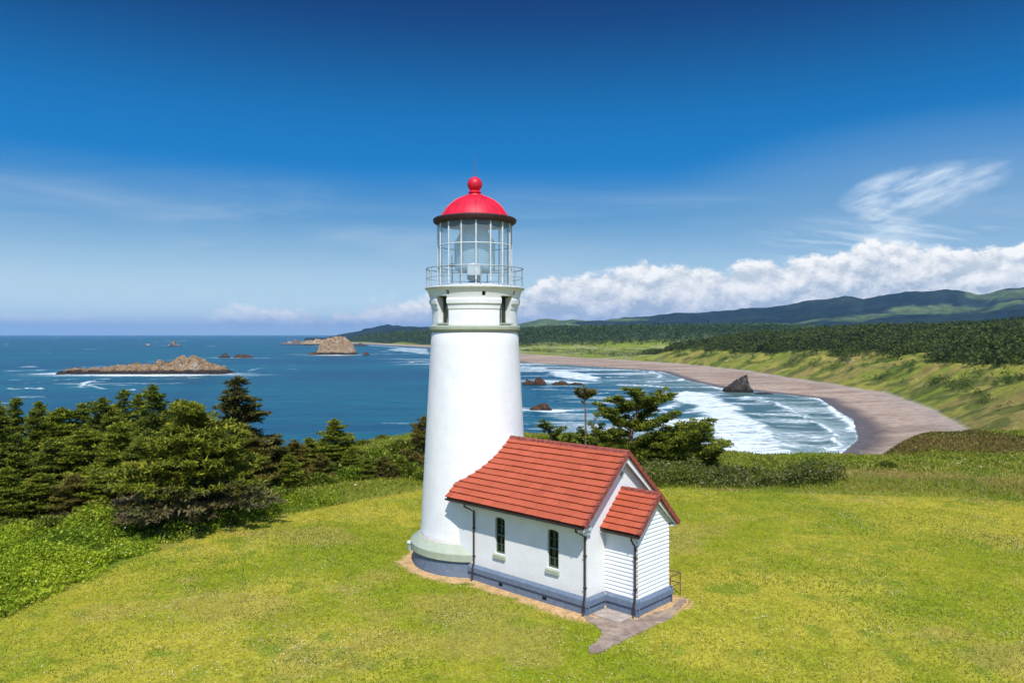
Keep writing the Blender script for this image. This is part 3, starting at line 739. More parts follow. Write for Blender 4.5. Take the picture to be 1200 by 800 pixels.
# ------------------------------------------------------------------ brick workroom attached to the tower
H = empty('workroom', ORG, R(ROT))
tag(H, 'white brick workroom with red tiled gable roof built against the lighthouse tower', 'building')
HW, S1, S0 = 2.17, 8.33, .4
TE, ZR, ZE, OV = 2.77, 5.90, 3.46, .35       # eave half span, ridge, eave, gable overhang
pit = (ZR - ZE) / TE; zr_ = lambda w: ZR - pit * abs(w)
wl = MB(); zt = lambda w: zr_(w) - .20
wl.prism([(S0, -HW, -.5), (S0, HW, -.5), (S0, HW, zt(HW)), (S0, 0, zt(0)), (S0, -HW, zt(HW))], (S1 - S0, 0, 0))
wall = wl.build('wall', m_wall, H)
WINS = [(S1 - 1.68, 1.40, 2.92), (S1 - 4.57, 1.40, 2.92)]
cs = []
def arch(xc, hw, z0, z1, y, dy, n=6):
    pts = [(xc - hw, y, z0), (xc + hw, y, z0)] + [(xc + hw * math.cos(t), y, z1 - .10 + .10 * math.sin(t)) for t in np.linspace(0, math.pi, n)]
    return pts, (0, dy, 0)
for xc, z0, z1 in WINS:
    c = MB(); p, dv = arch(xc, .285, z0, z1, -HW - .2, .42); c.prism(p, dv); cs.append(c.build('c', m_wall, H))
for xc in (3.9, 6.0, 7.3):
    c = MB(); c.box((xc, -HW - .2, .16), (xc + .16, -HW + .12, .26)); 
bpy.context.view_layer.update(); cut(wall, cs)
for xc, z0, z1 in WINS:
    fm = MB(); y0, y1 = -HW + .09, -HW + .15
    p, dv = arch(xc, .285, z0, z1, y1 + .03, .01); w = MB(); w.prism(p, dv); wo = w.build('window', m_pane, H)
    fm.box((xc - .285, y0, z0), (xc - .24, y1, z1 - .04)); fm.box((xc + .24, y0, z0), (xc + .285, y1, z1 - .04))
    fm.box((xc - .24, y0, z0), (xc + .24, y1, z0 + .06)); fm.box((xc - .24, y0, z1 - .09), (xc + .24, y1, z1 - .02))
    fm.box((xc - .24, y0 - .01, (z0 + z1) / 2 - .03), (xc + .24, y1, (z0 + z1) / 2 + .03))
    fm.box((xc - .014, y0 + .02, z0 + .06), (xc + .014, y1, z1 - .09))
    for q in (.25, .75): zz = z0 + (z1 - z0) * q; fm.box((xc - .24, y0 + .025, zz - .012), (xc + .24, y1, zz + .012))
    fm.build('frame', m_dgreen, wo)
    sb = MB(); sb.hexa([(xc - .34, -HW - .09, z0 - .20), (xc + .34, -HW - .09, z0 - .20), (xc + .34, -HW + .1, z0 - .20), (xc - .34, -HW + .1, z0 - .20),
                        (xc - .34, -HW - .09, z0 - .06), (xc + .34, -HW - .09, z0 - .06), (xc + .34, -HW + .1, z0 + .01), (xc - .34, -HW + .1, z0 + .01)])
    sb.build('sill', m_green, wo)
# plinth with a weathered offset
def plinth_run(pb, a, b_, n_, z0=-.5, e0=0.0, e1=0.0):
    """a,b: 2D points of the wall foot, n_: outward normal"""
    a = Vector((*a, 0)); b_ = Vector((*b_, 0)); n_ = Vector((*n_, 0)); t = (b_ - a).normalized(); a = a - t * e0; b_ = b_ + t * e1
    prof = [(.0, z0), (.055, z0), (.055, .30), (.12, .34), (.12, .54), (.012, .66), (.0, .66)]
    vs = [a + n_ * o + Vector((0, 0, z)) for o, z in prof] + [b_ + n_ * o + Vector((0, 0, z)) for o, z in prof]
    n = len(prof); pb.add(vs, [tuple(range(n)), tuple(range(n, 2 * n))[::-1]] + [(i, i + 1, n + i + 1, n + i) for i in range(n - 1)])
pb = MB(); plinth_run(pb, (1.95, -HW), (S1, -HW), (0, -1), e1=.119); plinth_run(pb, (S1, -HW), (S1, -1.05), (1, 0), e0=.118, e1=-.10); plinth_run(pb, (S1, 1.15), (S1, HW), (1, 0)); plinth_run(pb, (S1, HW), (1.95, HW), (0, 1))
pb.build('plinth', m_plinth, H)
for xc in (3.75, 6.15):
    v = MB(); v.box((xc, -HW - .062, .10), (xc + .22, -HW - .03, .22)); v.build('foundation_vent', m_black, H)

def tiled_slope(name, sgn, s0, s1, te, zr0, ze0, ncourse, tw, parent, top=0.0):
    """one roof slope: every course a row of separate overlapping tiles"""
    b = MB(); L = math.hypot(te, zr0 - ze0); dw_, dz_ = te / L, -(zr0 - ze0) / L; nw, nz = -dz_, dw_
    def P(s, l, h): return (s, sgn * (l * dw_ + h * nw), zr0 + l * dz_ + h * nz)
    b.hexa([P(s0, top, -.10), P(s1, top, -.10), P(s1, L - .04, -.10), P(s0, L - .04, -.10), P(s0, top, -.012), P(s1, top, -.012), P(s1, L - .04, -.012), P(s0, L - .04, -.012)])
    rnd = random.Random(5)
    for c in range(ncourse):
        l0 = L * c / ncourse; l1 = L * (c + 1) / ncourse; x = s0 - (tw * .5 if c % 2 else 0)
        while x < s1:
            a0, a1 = max(x, s0) + .004, min(x + tw, s1) - .004; x += tw
            if a1 - a0 < .03: continue
            j = rnd.uniform(-.008, .012); k = rnd.uniform(-.006, .008)
            b.hexa([P(a0, l0 - .02, -.01), P(a1, l0 - .02, -.01), P(a1, l1 + k, .030 + j), P(a0, l1 + k, .030 + j),
                    P(a0, l0 - .02, .012), P(a1, l0 - .02, .012), P(a1, l1 + k, .072 + j), P(a0, l1 + k, .072 + j)])
    return b.build(name, m_tile, parent)
roof = tiled_slope('roof', -1, 1.05, S1 + OV - .07, TE, ZR, ZE, 12, .62, H)
tiled_slope('roof', 1, 1.05, S1 + OV - .07, TE, ZR, ZE, 12, .62, H)
def verge(sgn, s, te, zr0, ze0, n, parent):
    b = MB(); L = math.hypot(te, zr0 - ze0); dw_, dz_ = te / L, -(zr0 - ze0) / L; nw, nz = -dz_, dw_
    def P(s_, l, h): return (s_, sgn * (l * dw_ + h * nw), zr0 + l * dz_ + h * nz)
    for c in range(n):
        l0, l1 = L * c / n - .01, L * (c + 1) / n
        b.hexa([P(s, l0, -.10), P(s + .11, l0, -.10), P(s + .11, l1, -.09), P(s, l1, -.09), P(s, l0, .05), P(s + .11, l0, .05), P(s + .11, l1, .10), P(s, l1, .10)])
    return b.build('verge_tiles', m_verge, parent)
for q in (-1, 1): verge(q, S1 + OV - .07, TE, ZR, ZE, 12, roof)
b = MB()
for k in range(19):
    s = 2.2 + k * .345; b.prism([(s, -.12, ZR - .06), (s, -.09, ZR + .05), (s, 0, ZR + .085), (s, .09, ZR + .05), (s, .12, ZR - .06)], (.36 if s + .36 < S1 + OV + .04 else .30, 0, .012))
b.build('ridge_tiles', m_verge, roof)
# barge boards, fascia, gutter
b = MB()
for q in (-1, 1):
    for (so, dn, th) in ((S1 + OV - .115, .30, .045), (S1 + .003, .42, .05)):
        b.hexa([(so, q * .0, ZR - .10 - dn), (so + th, q * .0, ZR - .10 - dn), (so + th, q * TE * .985, ZE - .07 - dn * .5), (so, q * TE * .985, ZE - .07 - dn * .5),
                (so, q * .0, ZR - .105), (so + th, q * .0, ZR - .105), (so + th, q * TE * .985, ZE - .085), (so, q * TE * .985, ZE - .085)])
b.build('barge_board', m_white, H)
b = MB()
for q in (-1, 1):
    y0, y1 = sorted((q * (HW + .003), q * (HW + .50)))
    b.box((1.3, y0, ZE - .22), (S1 + OV - .14, y1, ZE - .12)); y0, y1 = sorted((q * (HW + .003), q * (HW + .07))); b.box((1.3, y0, ZE - .05 - .30), (S1 + .0, y1, ZE - .223))
b.build('eave_cornice', m_trim, H)
def gutter(y, s0, s1, z, parent):
    g = MB(); pr_ = [(-.07, .05), (-.065, -.02), (0, -.06), (.065, -.02), (.07, .05), (.05, .05), (.045, -.01), (0, -.035), (-.045, -.01), (-.05, .05)]
    g.prism([(s0, y + a, z + b_) for a, b_ in pr_], (s1 - s0, 0, 0)); return g.build('gutter', m_dark, parent)
gutter(-TE - .03, 1.1, S1 + OV - .05, ZE - .07, H); gutter(TE + .03, 1.1, S1 + OV - .05, ZE - .07, H)
def downspout(s, yo, yw, zt_, parent, z0=.02, dirn=0.0):
    d = MB(); d.tube([(s - dirn, yo, zt_), (s - dirn, yo, zt_ - .12), (s, yw, zt_ - .42), (s, yw, .75), (s, yw - .09, .45), (s, yw - .09, z0 + .12), (s + .02, yw - .17, z0)], .042, 10)
    for zz in (1.0, 2.2): d.box((s - .055, yw - .05, zz), (s + .055, yw + .10, zz + .04))
    return d.build('downspout', m_dark, parent, smooth=50)
downspout(2.25, -TE - .02, -HW - .06, ZE - .1, H); downspout(S1 - .06, -TE - .02, -HW - .06, ZE - .1, H)
b = MB(); b.box((S1 - .02, -HW - .25, ZE - .42), (S1 + .12, -HW + .10, ZE - .12)); b.build('kneeler_stone', m_trim, H, bevel=.01)
b = MB(); b.box((S1, -.05, ZR - .95), (S1 + .08, .05, ZR - .80)); b.build('gable_lamp', m_rail, H, bevel=.01)
# lead flashing where the roof meets the round tower
fl = MB(); pts = []
for w in np.linspace(-2.16, 2.16, 61):
    z = zr_(w); r_ = rt(z + .1); s = math.sqrt(max(r_ * r_ - w * w, .02)); pts.append((s, w, z, r_))
for i in range(len(pts) - 1):
    q = []
    for (s, w, z, r_) in (pts[i], pts[i + 1]):
        k = (r_ + .045) / r_; q.append([(s * k, w * k, z + .02), (s * k, w * k, z + .19), (s * .97, w * .97, z + .22), (s * .97, w * .97, z + .02)])
    fl.hexa([q[0][0], q[1][0], q[1][3], q[0][3], q[0][1], q[1][1], q[1][2], q[0][2]])
fl.build('roof_flashing', m_white, H)

# weatherboarded entry porch (part of the workroom)
PS0, PS1, PW0, PW1 = S1, 9.81, -1.05, 1.15; PC = (PW0 + PW1) / 2
PT, PZR, PZE = 1.40, 4.45, 3.13; pp = (PZR - PZE) / PT
zp = lambda w: PZR - pp * abs(w - PC)
b = MB(); b.prism([(PS0 + .003, PW0 + .03, -.4), (PS0 + .003, PW1 - .03, -.4), (PS0 + .003, PW1 - .03, zp(PW1) - .16), (PS0 + .003, PC, PZR - .16), (PS0 + .003, PW0 + .03, zp(PW0) - .16)], (PS1 - PS0 - .033, 0, 0))
porch = b.build('porch', m_white, H)
sd_ = MB(); bh = .155; z = .66
while z < PZR - .2:
    z1 = z + bh
    # front boards, clipped by the gable
    hw0 = min(PW1 - PC, max(0, (PZR - .14 - z) / pp)); hw1 = min(PW1 - PC, max(0, (PZR - .14 - z1) / pp))
    if hw0 > .04:
        sd_.hexa([(PS1 - .03, PC - hw0, z), (PS1 + .012, PC - hw0, z), (PS1 + .012, PC + hw0, z), (PS1 - .03, PC + hw0, z),
                  (PS1 - .03, PC - hw1, z1 - .002), (PS1 - .018, PC - hw1, z1 - .002), (PS1 - .018, PC + hw1, z1 - .002), (PS1 - .03, PC + hw1, z1 - .002)])
    if z1 < zp(PW0) - .12:
        for (wy, sg) in ((PW0, -1), (PW1, 1)):
            a0, a1 = wy - sg * .03, wy + sg * .012
            sd_.hexa([(PS0 + .004, a0, z), (PS1 - .031, a0, z), (PS1 - .031, a1, z), (PS0 + .004, a1, z),
                      (PS0 + .004, a0, z1 - .002), (PS1 - .031, a0, z1 - .002), (PS1 - .031, wy - sg * .018, z1 - .002), (PS0 + .004, wy - sg * .018, z1 - .002)])
    z = z1
sd_.build('siding', m_white, porch)
z = .75
m_rust = simple('rusty_board_clip', (.42, .20, .06), .8, .2, var=.4, scale=20)
while z < 3.0:
    for q, wy in ((-1, PW0), (1, PW1)):
        rs = MB(); y0, y1 = sorted((wy - q * .02, wy + q * .022)); rs.box((PS1 - .02, y0, z), (PS1 + .022, y1, z + .03)); rs.build('corner_clip', m_rust, porch)
    z += bh
pb = MB(); plinth_run(pb, (PS0, PW0), (PS1, PW0), (0, -1), e0=-.12, e1=.119); plinth_run(pb, (PS1, PW0), (PS1, PW1), (1, 0), e0=.118, e1=.118); plinth_run(pb, (PS1, PW1), (PS0, PW1), (0, 1), e0=.119)
pb.build('plinth', m_plinth, porch)
def shift(o, dy): o.location.y += dy; return o
for q in (-1, 1):
    rf = shift(tiled_slope('porch_roof', q, S1 - .02, PS1 + .20, PT, PZR, PZE, 7, .40, porch), PC)
    shift(verge(q, PS1 + .20, PT, PZR, PZE, 7, porch), PC)
b = MB()
for k in range(5): s = S1 + k * .345; b.prism([(s, PC - .10, PZR - .06), (s, PC - .08, PZR + .05), (s, PC, PZR + .08), (s, PC + .08, PZR + .05), (s, PC + .10, PZR - .06)], (.36, 0, .012))
b.build('ridge_tiles', m_verge, porch)
b = MB()
for q in (-1, 1):
    for so, dn in ((PS1 + .145, .22), (PS1 + .013, .30)):
        b.hexa([(so, PC, PZR - .10 - dn), (so + .045, PC, PZR - .10 - dn), (so + .045, PC + q * PT * .985, PZE - .06 - dn * .5), (so, PC + q * PT * .985, PZE - .06 - dn * .5),
                (so, PC, PZR - .105), (so + .045, PC, PZR - .105), (so + .045, PC + q * PT * .985, PZE - .085), (so, PC + q * PT * .985, PZE - .085)])
    y0, y1 = sorted((PC + q * (PW1 - PC + .014), PC + q * (PT - .03))); b.box((S1 + .05, y0, PZE - .12), (PS1 + .14, y1, PZE - .06))
b.build('barge_board', m_trim, porch)
gutter(PC - PT - .03, S1 + .06, PS1 + .30, PZE - .07, porch)
downspout(PS1 - .05, PC - PT - .02, PW0 - .07, PZE - .1, porch, z0=-.0)
b = MB(); b.box((PS0 + .45, PW1 - .02, .2), (PS0 + 1.3, PW1 + .035, 2.4)); b.build('door', m_green, porch)

# landing, path, rail, vent pipe
m_conc = simple('worn_concrete', (.36, .30, .25), .9, .1, var=.22, scale=3, bmp=.01)
def loc2w(s, w, z): a = R(ROT); return (ORG[0] + s * math.cos(a) - w * math.sin(a), ORG[1] + s * math.sin(a) + w * math.cos(a), ORG[2] + z)
b = MB(); b.box((S1 + .13, -2.05, -.3), (PS1 - .10, PW0 - .135, .07)); o = b.build('landing_slab', m_conc, None, bevel=.012); o.location = ORG; o.rotation_euler = (0, 0, R(ROT))
tag(o, 'low square concrete slab in the corner between workroom gable and porch', 'doorstep')
def f_path(nt, b):
    n = noise(nt, posn(nt), 2.2, 7, .72); c = mix(nt, n.ss(.35, .65), (.21, .15, .115), (.34, .26, .195)); c = mix(nt, noise(nt, posn(nt), 1.1, 6, .7).ss(.55, .68) * .7, c, (.40, .29, .17))
    nt.links.new(c, b.inputs['Base Color']); bump(nt, b, noise(nt, posn(nt), 12, 5, .7) * .02, .8, 1.0)
m_path = mat('old_path', rough=.95, spec=.1, build=f_path)
PPX = [(684, 722), (700, 726), (713, 722), (745, 728), (760, 722), (787, 713), (800, 703), (806, 701), (803, 707), (787, 726), (770, 733), (754, 741), (738, 748), (723, 756), (704, 766), (693, 767), (690, 761), (700, 753), (706, 745), (703, 737), (690, 730)]
pth = [lh_local(*S(a, b_, GZ)) for a, b_ in PPX]
pw = []
rnd = random.Random(3)
for i in range(len(pth)):
    a, b_ = pth[i], pth[(i + 1) % len(pth)]
    for k in range(8):
        t = k / 8; pw.append((a[0] + (b_[0] - a[0]) * t + rnd.uniform(-.05, .05), a[1] + (b_[1] - a[1]) * t + rnd.uniform(-.05, .05)))
b = MB(); b.prism([(x, y, -.25) for x, y in pw], (0, 0, .292)); o = b.build('path', m_path); o.location = ORG; o.rotation_euler = (0, 0, R(ROT)); tag(o, kind='structure')
b = MB()
for s, w in ((PS1 - 1.2, PW1 + .95), (PS1 - .1, PW1 + 1.0), (PS1 - .1, PW1 + .25)): b.tube([(s, w, -.2), (s, w, .92)], .022, 8)
for zz in (.92, .5): b.tube([(PS1 - 1.2, PW1 + .95, zz), (PS1 - .1, PW1 + 1.0, zz), (PS1 - .1, PW1 + .25, zz)], .020, 8)
o = b.build('handrail', m_pipe, None, smooth=40); o.location = ORG; o.rotation_euler = (0, 0, R(ROT)); tag(o, 'thin rusty metal handrail beside the far side of the porch', 'handrail')
V_ = empty('vent_pipe', (-4.98, 37.3, GZ)); tag(V_, 'short grey vent pipe standing in the grass left of the tower base', 'vent pipe')
b = MB(); b.tube([(0, 0, -.2), (0, 0, .42)], .10, 16); b.build('pipe', m_rail, V_, smooth=40)
b = MB(); b.lathe([(.14, .36), (.15, .40), (.13, .47), (.04, .50)], 20); b.build('cap', m_metal, V_, smooth=40)

# ------------------------------------------------------------------ foliage
rng = np.random.default_rng(11)
def f_leaf(nt, b, tr=.32):
    c = attr(nt, 'col'); nt.links.new(c.outputs['Color'], b.inputs['Base Color'])
    t = nt.nodes.new('ShaderNodeBsdfTranslucent'); nt.links.new(c.outputs['Color'], t.inputs[0]); m_ = nt.nodes.new('ShaderNodeMixShader'); m_.inputs[0].default_value = tr
    o_ = [n for n in nt.nodes if n.type == 'OUTPUT_MATERIAL'][0]
    nt.links.new(b.outputs[0], m_.inputs[1]); nt.links.new(t.outputs[0], m_.inputs[2]); nt.links.new(m_.outputs[0], o_.inputs[0])
m_leaf = mat('foliage', rough=.7, spec=.15, build=f_leaf)
m_bark = simple('grey_brown_bark', (.14, .10, .075), .9, .1, var=.3, scale=5, bmp=.02)

def unit(v): return v / np.maximum(np.linalg.norm(v, axis=1, keepdims=True), 1e-9)
def leaf_tris(Pn, D, Wd, L, cols):
    """one triangle per leaf: base centre Pn, direction D (unit), side Wd (already scaled), length L"""
    n = len(Pn); V = np.empty((n, 3, 3)); V[:, 0] = Pn - Wd; V[:, 1] = Pn + Wd; V[:, 2] = Pn + D * L[:, None]
    return V.reshape(-1, 3), np.arange(n * 3).reshape(n, 3), np.repeat(np.concatenate([cols, np.ones((n, 1))], 1), 3, 0)
def sprays(pc, pr, outd, nper, size, c0, c1, c2, flat=.26):
    """tufts of needles around pad centres pc with radii pr; c0 dark, c1 mid, c2 fresh tips"""
    n = len(pc); P0 = np.repeat(pc, nper, 0); r = np.repeat(pr, nper); o = np.repeat(outd, nper, 0)
    q = unit(rng.normal(size=(n * nper, 3))) * (rng.random((n * nper, 1)) ** .45); q[:, 2] *= flat
    P_ = P0 + q * r[:, None]
    D = unit(o * .55 + q * 1.0 + rng.normal(size=q.shape) * .45 + np.array([0, 0, .12]))
    side = unit(np.cross(D, np.array([0, 0, 1.0]) + rng.normal(size=q.shape) * .55)); L = size * (.6 + rng.random(n * nper) * .8)
    Wd = side * (L * .26)[:, None]
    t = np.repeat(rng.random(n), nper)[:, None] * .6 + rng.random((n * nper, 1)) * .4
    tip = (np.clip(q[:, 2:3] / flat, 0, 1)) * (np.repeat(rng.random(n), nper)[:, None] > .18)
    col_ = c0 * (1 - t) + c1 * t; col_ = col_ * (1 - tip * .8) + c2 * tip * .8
    return leaf_tris(P_, D, Wd, L, col_)

def conifer(seed, H, Rm, kind, c0, c1, c2, nb=80, nper=26, low=.06, wind=0.0, dead=0.0):
    """returns crown mesh and trunk mesh (metres, base at the origin)"""
    r_ = random.Random(seed); tb = MB(); pcs, prs, ods = [], [], []
    lean = [(0, 0, -.4)]; x = y = 0
    for k in range(1, 9):
        x += r_.uniform(-.06, .06) * H / 8 + wind * .03 * H / 8; y += r_.uniform(-.05, .05) * H / 8; lean.append((x, y, H * k / 8 * (.98 if k == 8 else 1)))
    base_r = .028 * H + .03
    tb.tube(lean, [base_r * (1 - .9 * k / 8) for k in range(9)], 8)
    def trunk_at(z):
        k = min(7, max(0, int(z / H * 8))); a, b_ = Vector(lean[k]) if k else Vector((0, 0, 0)), Vector(lean[k + 1]); t = z / H * 8 - k; return a.lerp(b_, t)
    for i in range(nb):
        t = low + (1 - low) * (i + r_.random()) / nb; az_ = i * 2.39996 + r_.uniform(-.5, .5)
        if kind == 'spire': pf = (1 - t) ** .75 * (.55 + .45 * min(1, t / .22)) + .045
        elif kind == 'wide': pf = (1 - t ** 1.8) ** .8 * (.75 + .25 * min(1, t / .3)) + .07
        else: pf = (1 - t ** 3) ** .7 + .06
        L = Rm * pf * r_.uniform(.40, 1.38) * (1 + wind * .35 * math.cos(az_))
        up = (.30 * t + .02 if kind == 'spire' else .38 * t + .05) + r_.uniform(-.12, .16)
        p0 = trunk_at(t * H * .97); d = Vector((math.cos(az_), math.sin(az_), up)); droop = r_.uniform(.0, .16)
        pts = [p0 + d * (L * s) - Vector((0, 0, droop * L * s * s)) for s in (0, .35, .7, 1)]
        tb.tube(pts, [max(.012, base_r * .30 * (1 - t * .6)), base_r * .16 + .008, .014, .006], 5)
        o = Vector((math.cos(az_), math.sin(az_), up * .4)); sdv = Vector((-math.sin(az_), math.cos(az_), 0))
        ns = max(2, int(L / .36))
        for k in range(ns):
            s = .30 + .72 * (k + r_.random() * .8) / ns
            fan = L * .30 * (1.15 - abs(s - .65))
            for q in ((0,) if s > .92 or L < .6 else (-1, 0, 1)):
                if r_.random() < .16: continue
                c = p0 + d * (L * s) - Vector((0, 0, droop * L * s * s)) + sdv * (q * fan * r_.uniform(.6, 1.2)) + Vector((r_.uniform(-.1, .1), r_.uniform(-.1, .1), r_.uniform(-.08, .10)))
                pcs.append(c); prs.append(r_.uniform(.20, .40) * (.7 + .06 * H)); ods.append(o + sdv * q * .6)
    top = trunk_at(H * .985); pcs.append(top); prs.append(.14); ods.append(Vector((0, 0, 1)))
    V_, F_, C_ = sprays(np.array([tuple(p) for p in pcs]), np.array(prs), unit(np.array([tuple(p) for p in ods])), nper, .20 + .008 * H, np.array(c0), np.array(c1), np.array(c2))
    if dead:
        f_ = sst(dead * H * 1.25, dead * H * .5, V_[:, 2] + (vn(V_[:, 0] * 1.3, V_[:, 1] * 1.3, 4) - .5) * H * .25)[:, None] * .8; C_[:, :3] = C_[:, :3] * (1 - f_) + np.array((.15, .115, .070)) * f_
    cm = np_mesh('crown', V_, F_, m_leaf, {'col': C_}, smooth=False)
    to = tb.build('trunk', m_bark, None, smooth=50); tm = to.data; bpy.data.objects.remove(to)
    return cm, tm
DK = ((.065, .090, .014), (.175, .215, .022), (.38, .39, .038))
MD = ((.070, .092, .012), (.21, .25, .020), (.44, .44, .036))
LT = ((.050, .065, .010), (.21, .235, .018), (.46, .44, .034))
OL = ((.060, .058, .016), (.19, .16, .026), (.36, .29, .055))
print('trees...')
PROTO = {
    'dark1': (conifer(1, 9, 2.5, 'spire', *DK), 9), 'dark2': (conifer(2, 9, 3.0, 'wide', *DK), 9), 'dark3': (conifer(8, 9, 2.7, 'spire', *DK, nb=70, wind=.5), 9),
    'mid1': (conifer(3, 8, 2.7, 'wide', *MD), 8), 'mid2': (conifer(4, 8, 2.4, 'spire', *MD), 8), 'mid3': (conifer(14, 8, 3.1, 'wide', *MD, wind=.6), 8),
    'olive': (conifer(5, 6, 3.0, 'wide', *OL, nb=60, dead=.25), 6), 'light': (conifer(6, 7.2, 4.1, 'wide', *LT, nb=84, nper=30, low=.02, dead=.36), 7.2),
    'tall': (conifer(7, 9.5, 2.9, 'spire', *((.045, .050, .016), (.10, .10, .022), (.26, .22, .05)), nb=66, low=.25), 9.5),
    'small': (conifer(9, 4.4, 1.7, 'spire', *MD, nb=60, nper=22), 4.4),
}
def plant(name, proto, X_, Y_, H_, label, cat='tree', group=None, rz=None, wide=1.0, gz=None):
    (cm, tm), h0 = PROTO[proto]; z = float(height(np.array([X_]), np.array([Y_]))[0][0]) if gz is None else gz
    k = H_ / h0; t = empty(name, (X_, Y_, z - .05), rng.uniform(0, 6.28) if rz is None else rz); t.scale = (k * wide, k * wide, k)
    c = link('crown', cm, t); r_ = link('trunk', tm, t); return tag(t, label, cat, group)
def top_h(Y_, ytop, X_):
    z = float(height(np.array([X_]), np.array([Y_]))[0][0]); return CAMZ - (ytop - 392) / 900 * Y_ - z
# px, depth, y of the tip, prototype, width factor
LT_ = [(-40, 60, 462, 'dark2', 1.1), (-8, 58, 466, 'dark1', 1.15), (18, 62, 464, 'dark3', 1.1), (44, 60, 468, 'dark1', 1.0), (72, 60, 475, 'mid3', 1.1), (97, 61, 470, 'dark3', 1.1), (121, 58, 463, 'dark2', 1.0),
       (144, 60, 454, 'dark3', 1.0), (163, 62, 459, 'dark1', .9), (180, 56, 448, 'dark1', 1.05), (205, 60, 470, 'dark2', 1.0), (226, 63, 476, 'mid1', 1.0), (20, 50, 505, 'dark3', 1.1), (60, 50, 512, 'dark2', 1.2), (100, 51, 500, 'mid3', 1.2),
       (140, 50, 492, 'mid1', 1.1), (172, 49, 500, 'dark2', 1.0), (-25, 48, 500, 'dark1', 1.2), (8, 45, 545, 'mid1', 1.15), (46, 46, 552, 'mid3', 1.2), (84, 46, 555, 'olive', 1.1), (118, 46.5, 545, 'mid3', 1.1), (150, 46, 540, 'olive', 1.1), (298, 52, 508, 'olive', 1.0), (262, 50, 505, 'mid1', 1.0),
       (-60, 52, 490, 'dark2', 1.2), (320, 60, 520, 'olive', 1.0), (345, 64, 524, 'mid3', .9), (-10, 68, 470, 'dark1', 1.2), (60, 70, 480, 'dark3', 1.2), (130, 70, 474, 'dark2', 1.1)]
SAY = {'dark1': 'dark narrow spruce', 'dark2': 'dark spreading spruce', 'dark3': 'dark wind-leaning spruce', 'mid1': 'mid green bushy spruce', 'mid2': 'mid green narrow spruce', 'mid3': 'mid green wind-leaning spruce', 'olive': 'low olive green spreading spruce'}
order = sorted(LT_, key=lambda t: t[0])
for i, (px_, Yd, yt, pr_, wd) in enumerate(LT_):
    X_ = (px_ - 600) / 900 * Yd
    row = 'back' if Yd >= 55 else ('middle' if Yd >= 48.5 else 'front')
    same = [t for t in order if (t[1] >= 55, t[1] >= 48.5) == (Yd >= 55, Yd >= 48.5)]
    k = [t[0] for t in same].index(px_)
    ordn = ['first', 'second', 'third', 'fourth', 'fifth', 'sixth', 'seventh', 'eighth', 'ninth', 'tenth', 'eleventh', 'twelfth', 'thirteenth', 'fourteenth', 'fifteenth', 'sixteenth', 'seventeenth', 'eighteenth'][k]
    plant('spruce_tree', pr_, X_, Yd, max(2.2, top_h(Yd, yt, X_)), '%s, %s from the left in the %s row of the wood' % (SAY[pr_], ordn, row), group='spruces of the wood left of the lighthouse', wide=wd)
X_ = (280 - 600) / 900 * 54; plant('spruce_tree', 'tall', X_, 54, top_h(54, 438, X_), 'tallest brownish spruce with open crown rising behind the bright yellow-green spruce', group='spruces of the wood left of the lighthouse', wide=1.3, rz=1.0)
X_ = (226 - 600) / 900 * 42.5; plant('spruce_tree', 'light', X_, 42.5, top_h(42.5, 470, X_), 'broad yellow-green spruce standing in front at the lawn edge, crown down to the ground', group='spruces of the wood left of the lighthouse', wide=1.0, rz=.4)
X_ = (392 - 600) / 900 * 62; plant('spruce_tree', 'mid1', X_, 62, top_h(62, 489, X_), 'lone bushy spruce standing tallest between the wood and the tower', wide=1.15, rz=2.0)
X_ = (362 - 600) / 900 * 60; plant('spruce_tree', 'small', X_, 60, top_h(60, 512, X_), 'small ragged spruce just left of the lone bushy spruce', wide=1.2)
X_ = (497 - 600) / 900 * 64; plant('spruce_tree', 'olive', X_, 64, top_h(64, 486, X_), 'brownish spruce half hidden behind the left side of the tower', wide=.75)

for i, (px_, Yd, yt, pr_, wd) in enumerate([(322, 56, 511, 'olive', 1.0), (337, 52.5, 530, 'mid3', .9), (346, 57, 514, 'olive', .9), (375, 56, 530, 'olive', .9), (412, 58, 522, 'mid1', 1.0), (430, 55.5, 541, 'mid3', 1.0), (449, 57, 545, 'olive', 1.0), (470, 58, 537, 'mid3', 1.0), (487, 60, 530, 'olive', 1.0)]):
    X_ = (px_ - 600) / 900 * Yd
    plant('scrub_spruce', pr_, X_, Yd, max(1.6, top_h(Yd, yt, X_)), '%s low scrubby spruce, %s from the left in the row between wood and tower' % ('olive brown' if pr_ == 'olive' else 'green', ['first', 'second', 'third', 'fourth', 'fifth', 'sixth', 'seventh', 'eighth', 'ninth'][i]), group='scrubby spruces left of the tower', wide=wd)
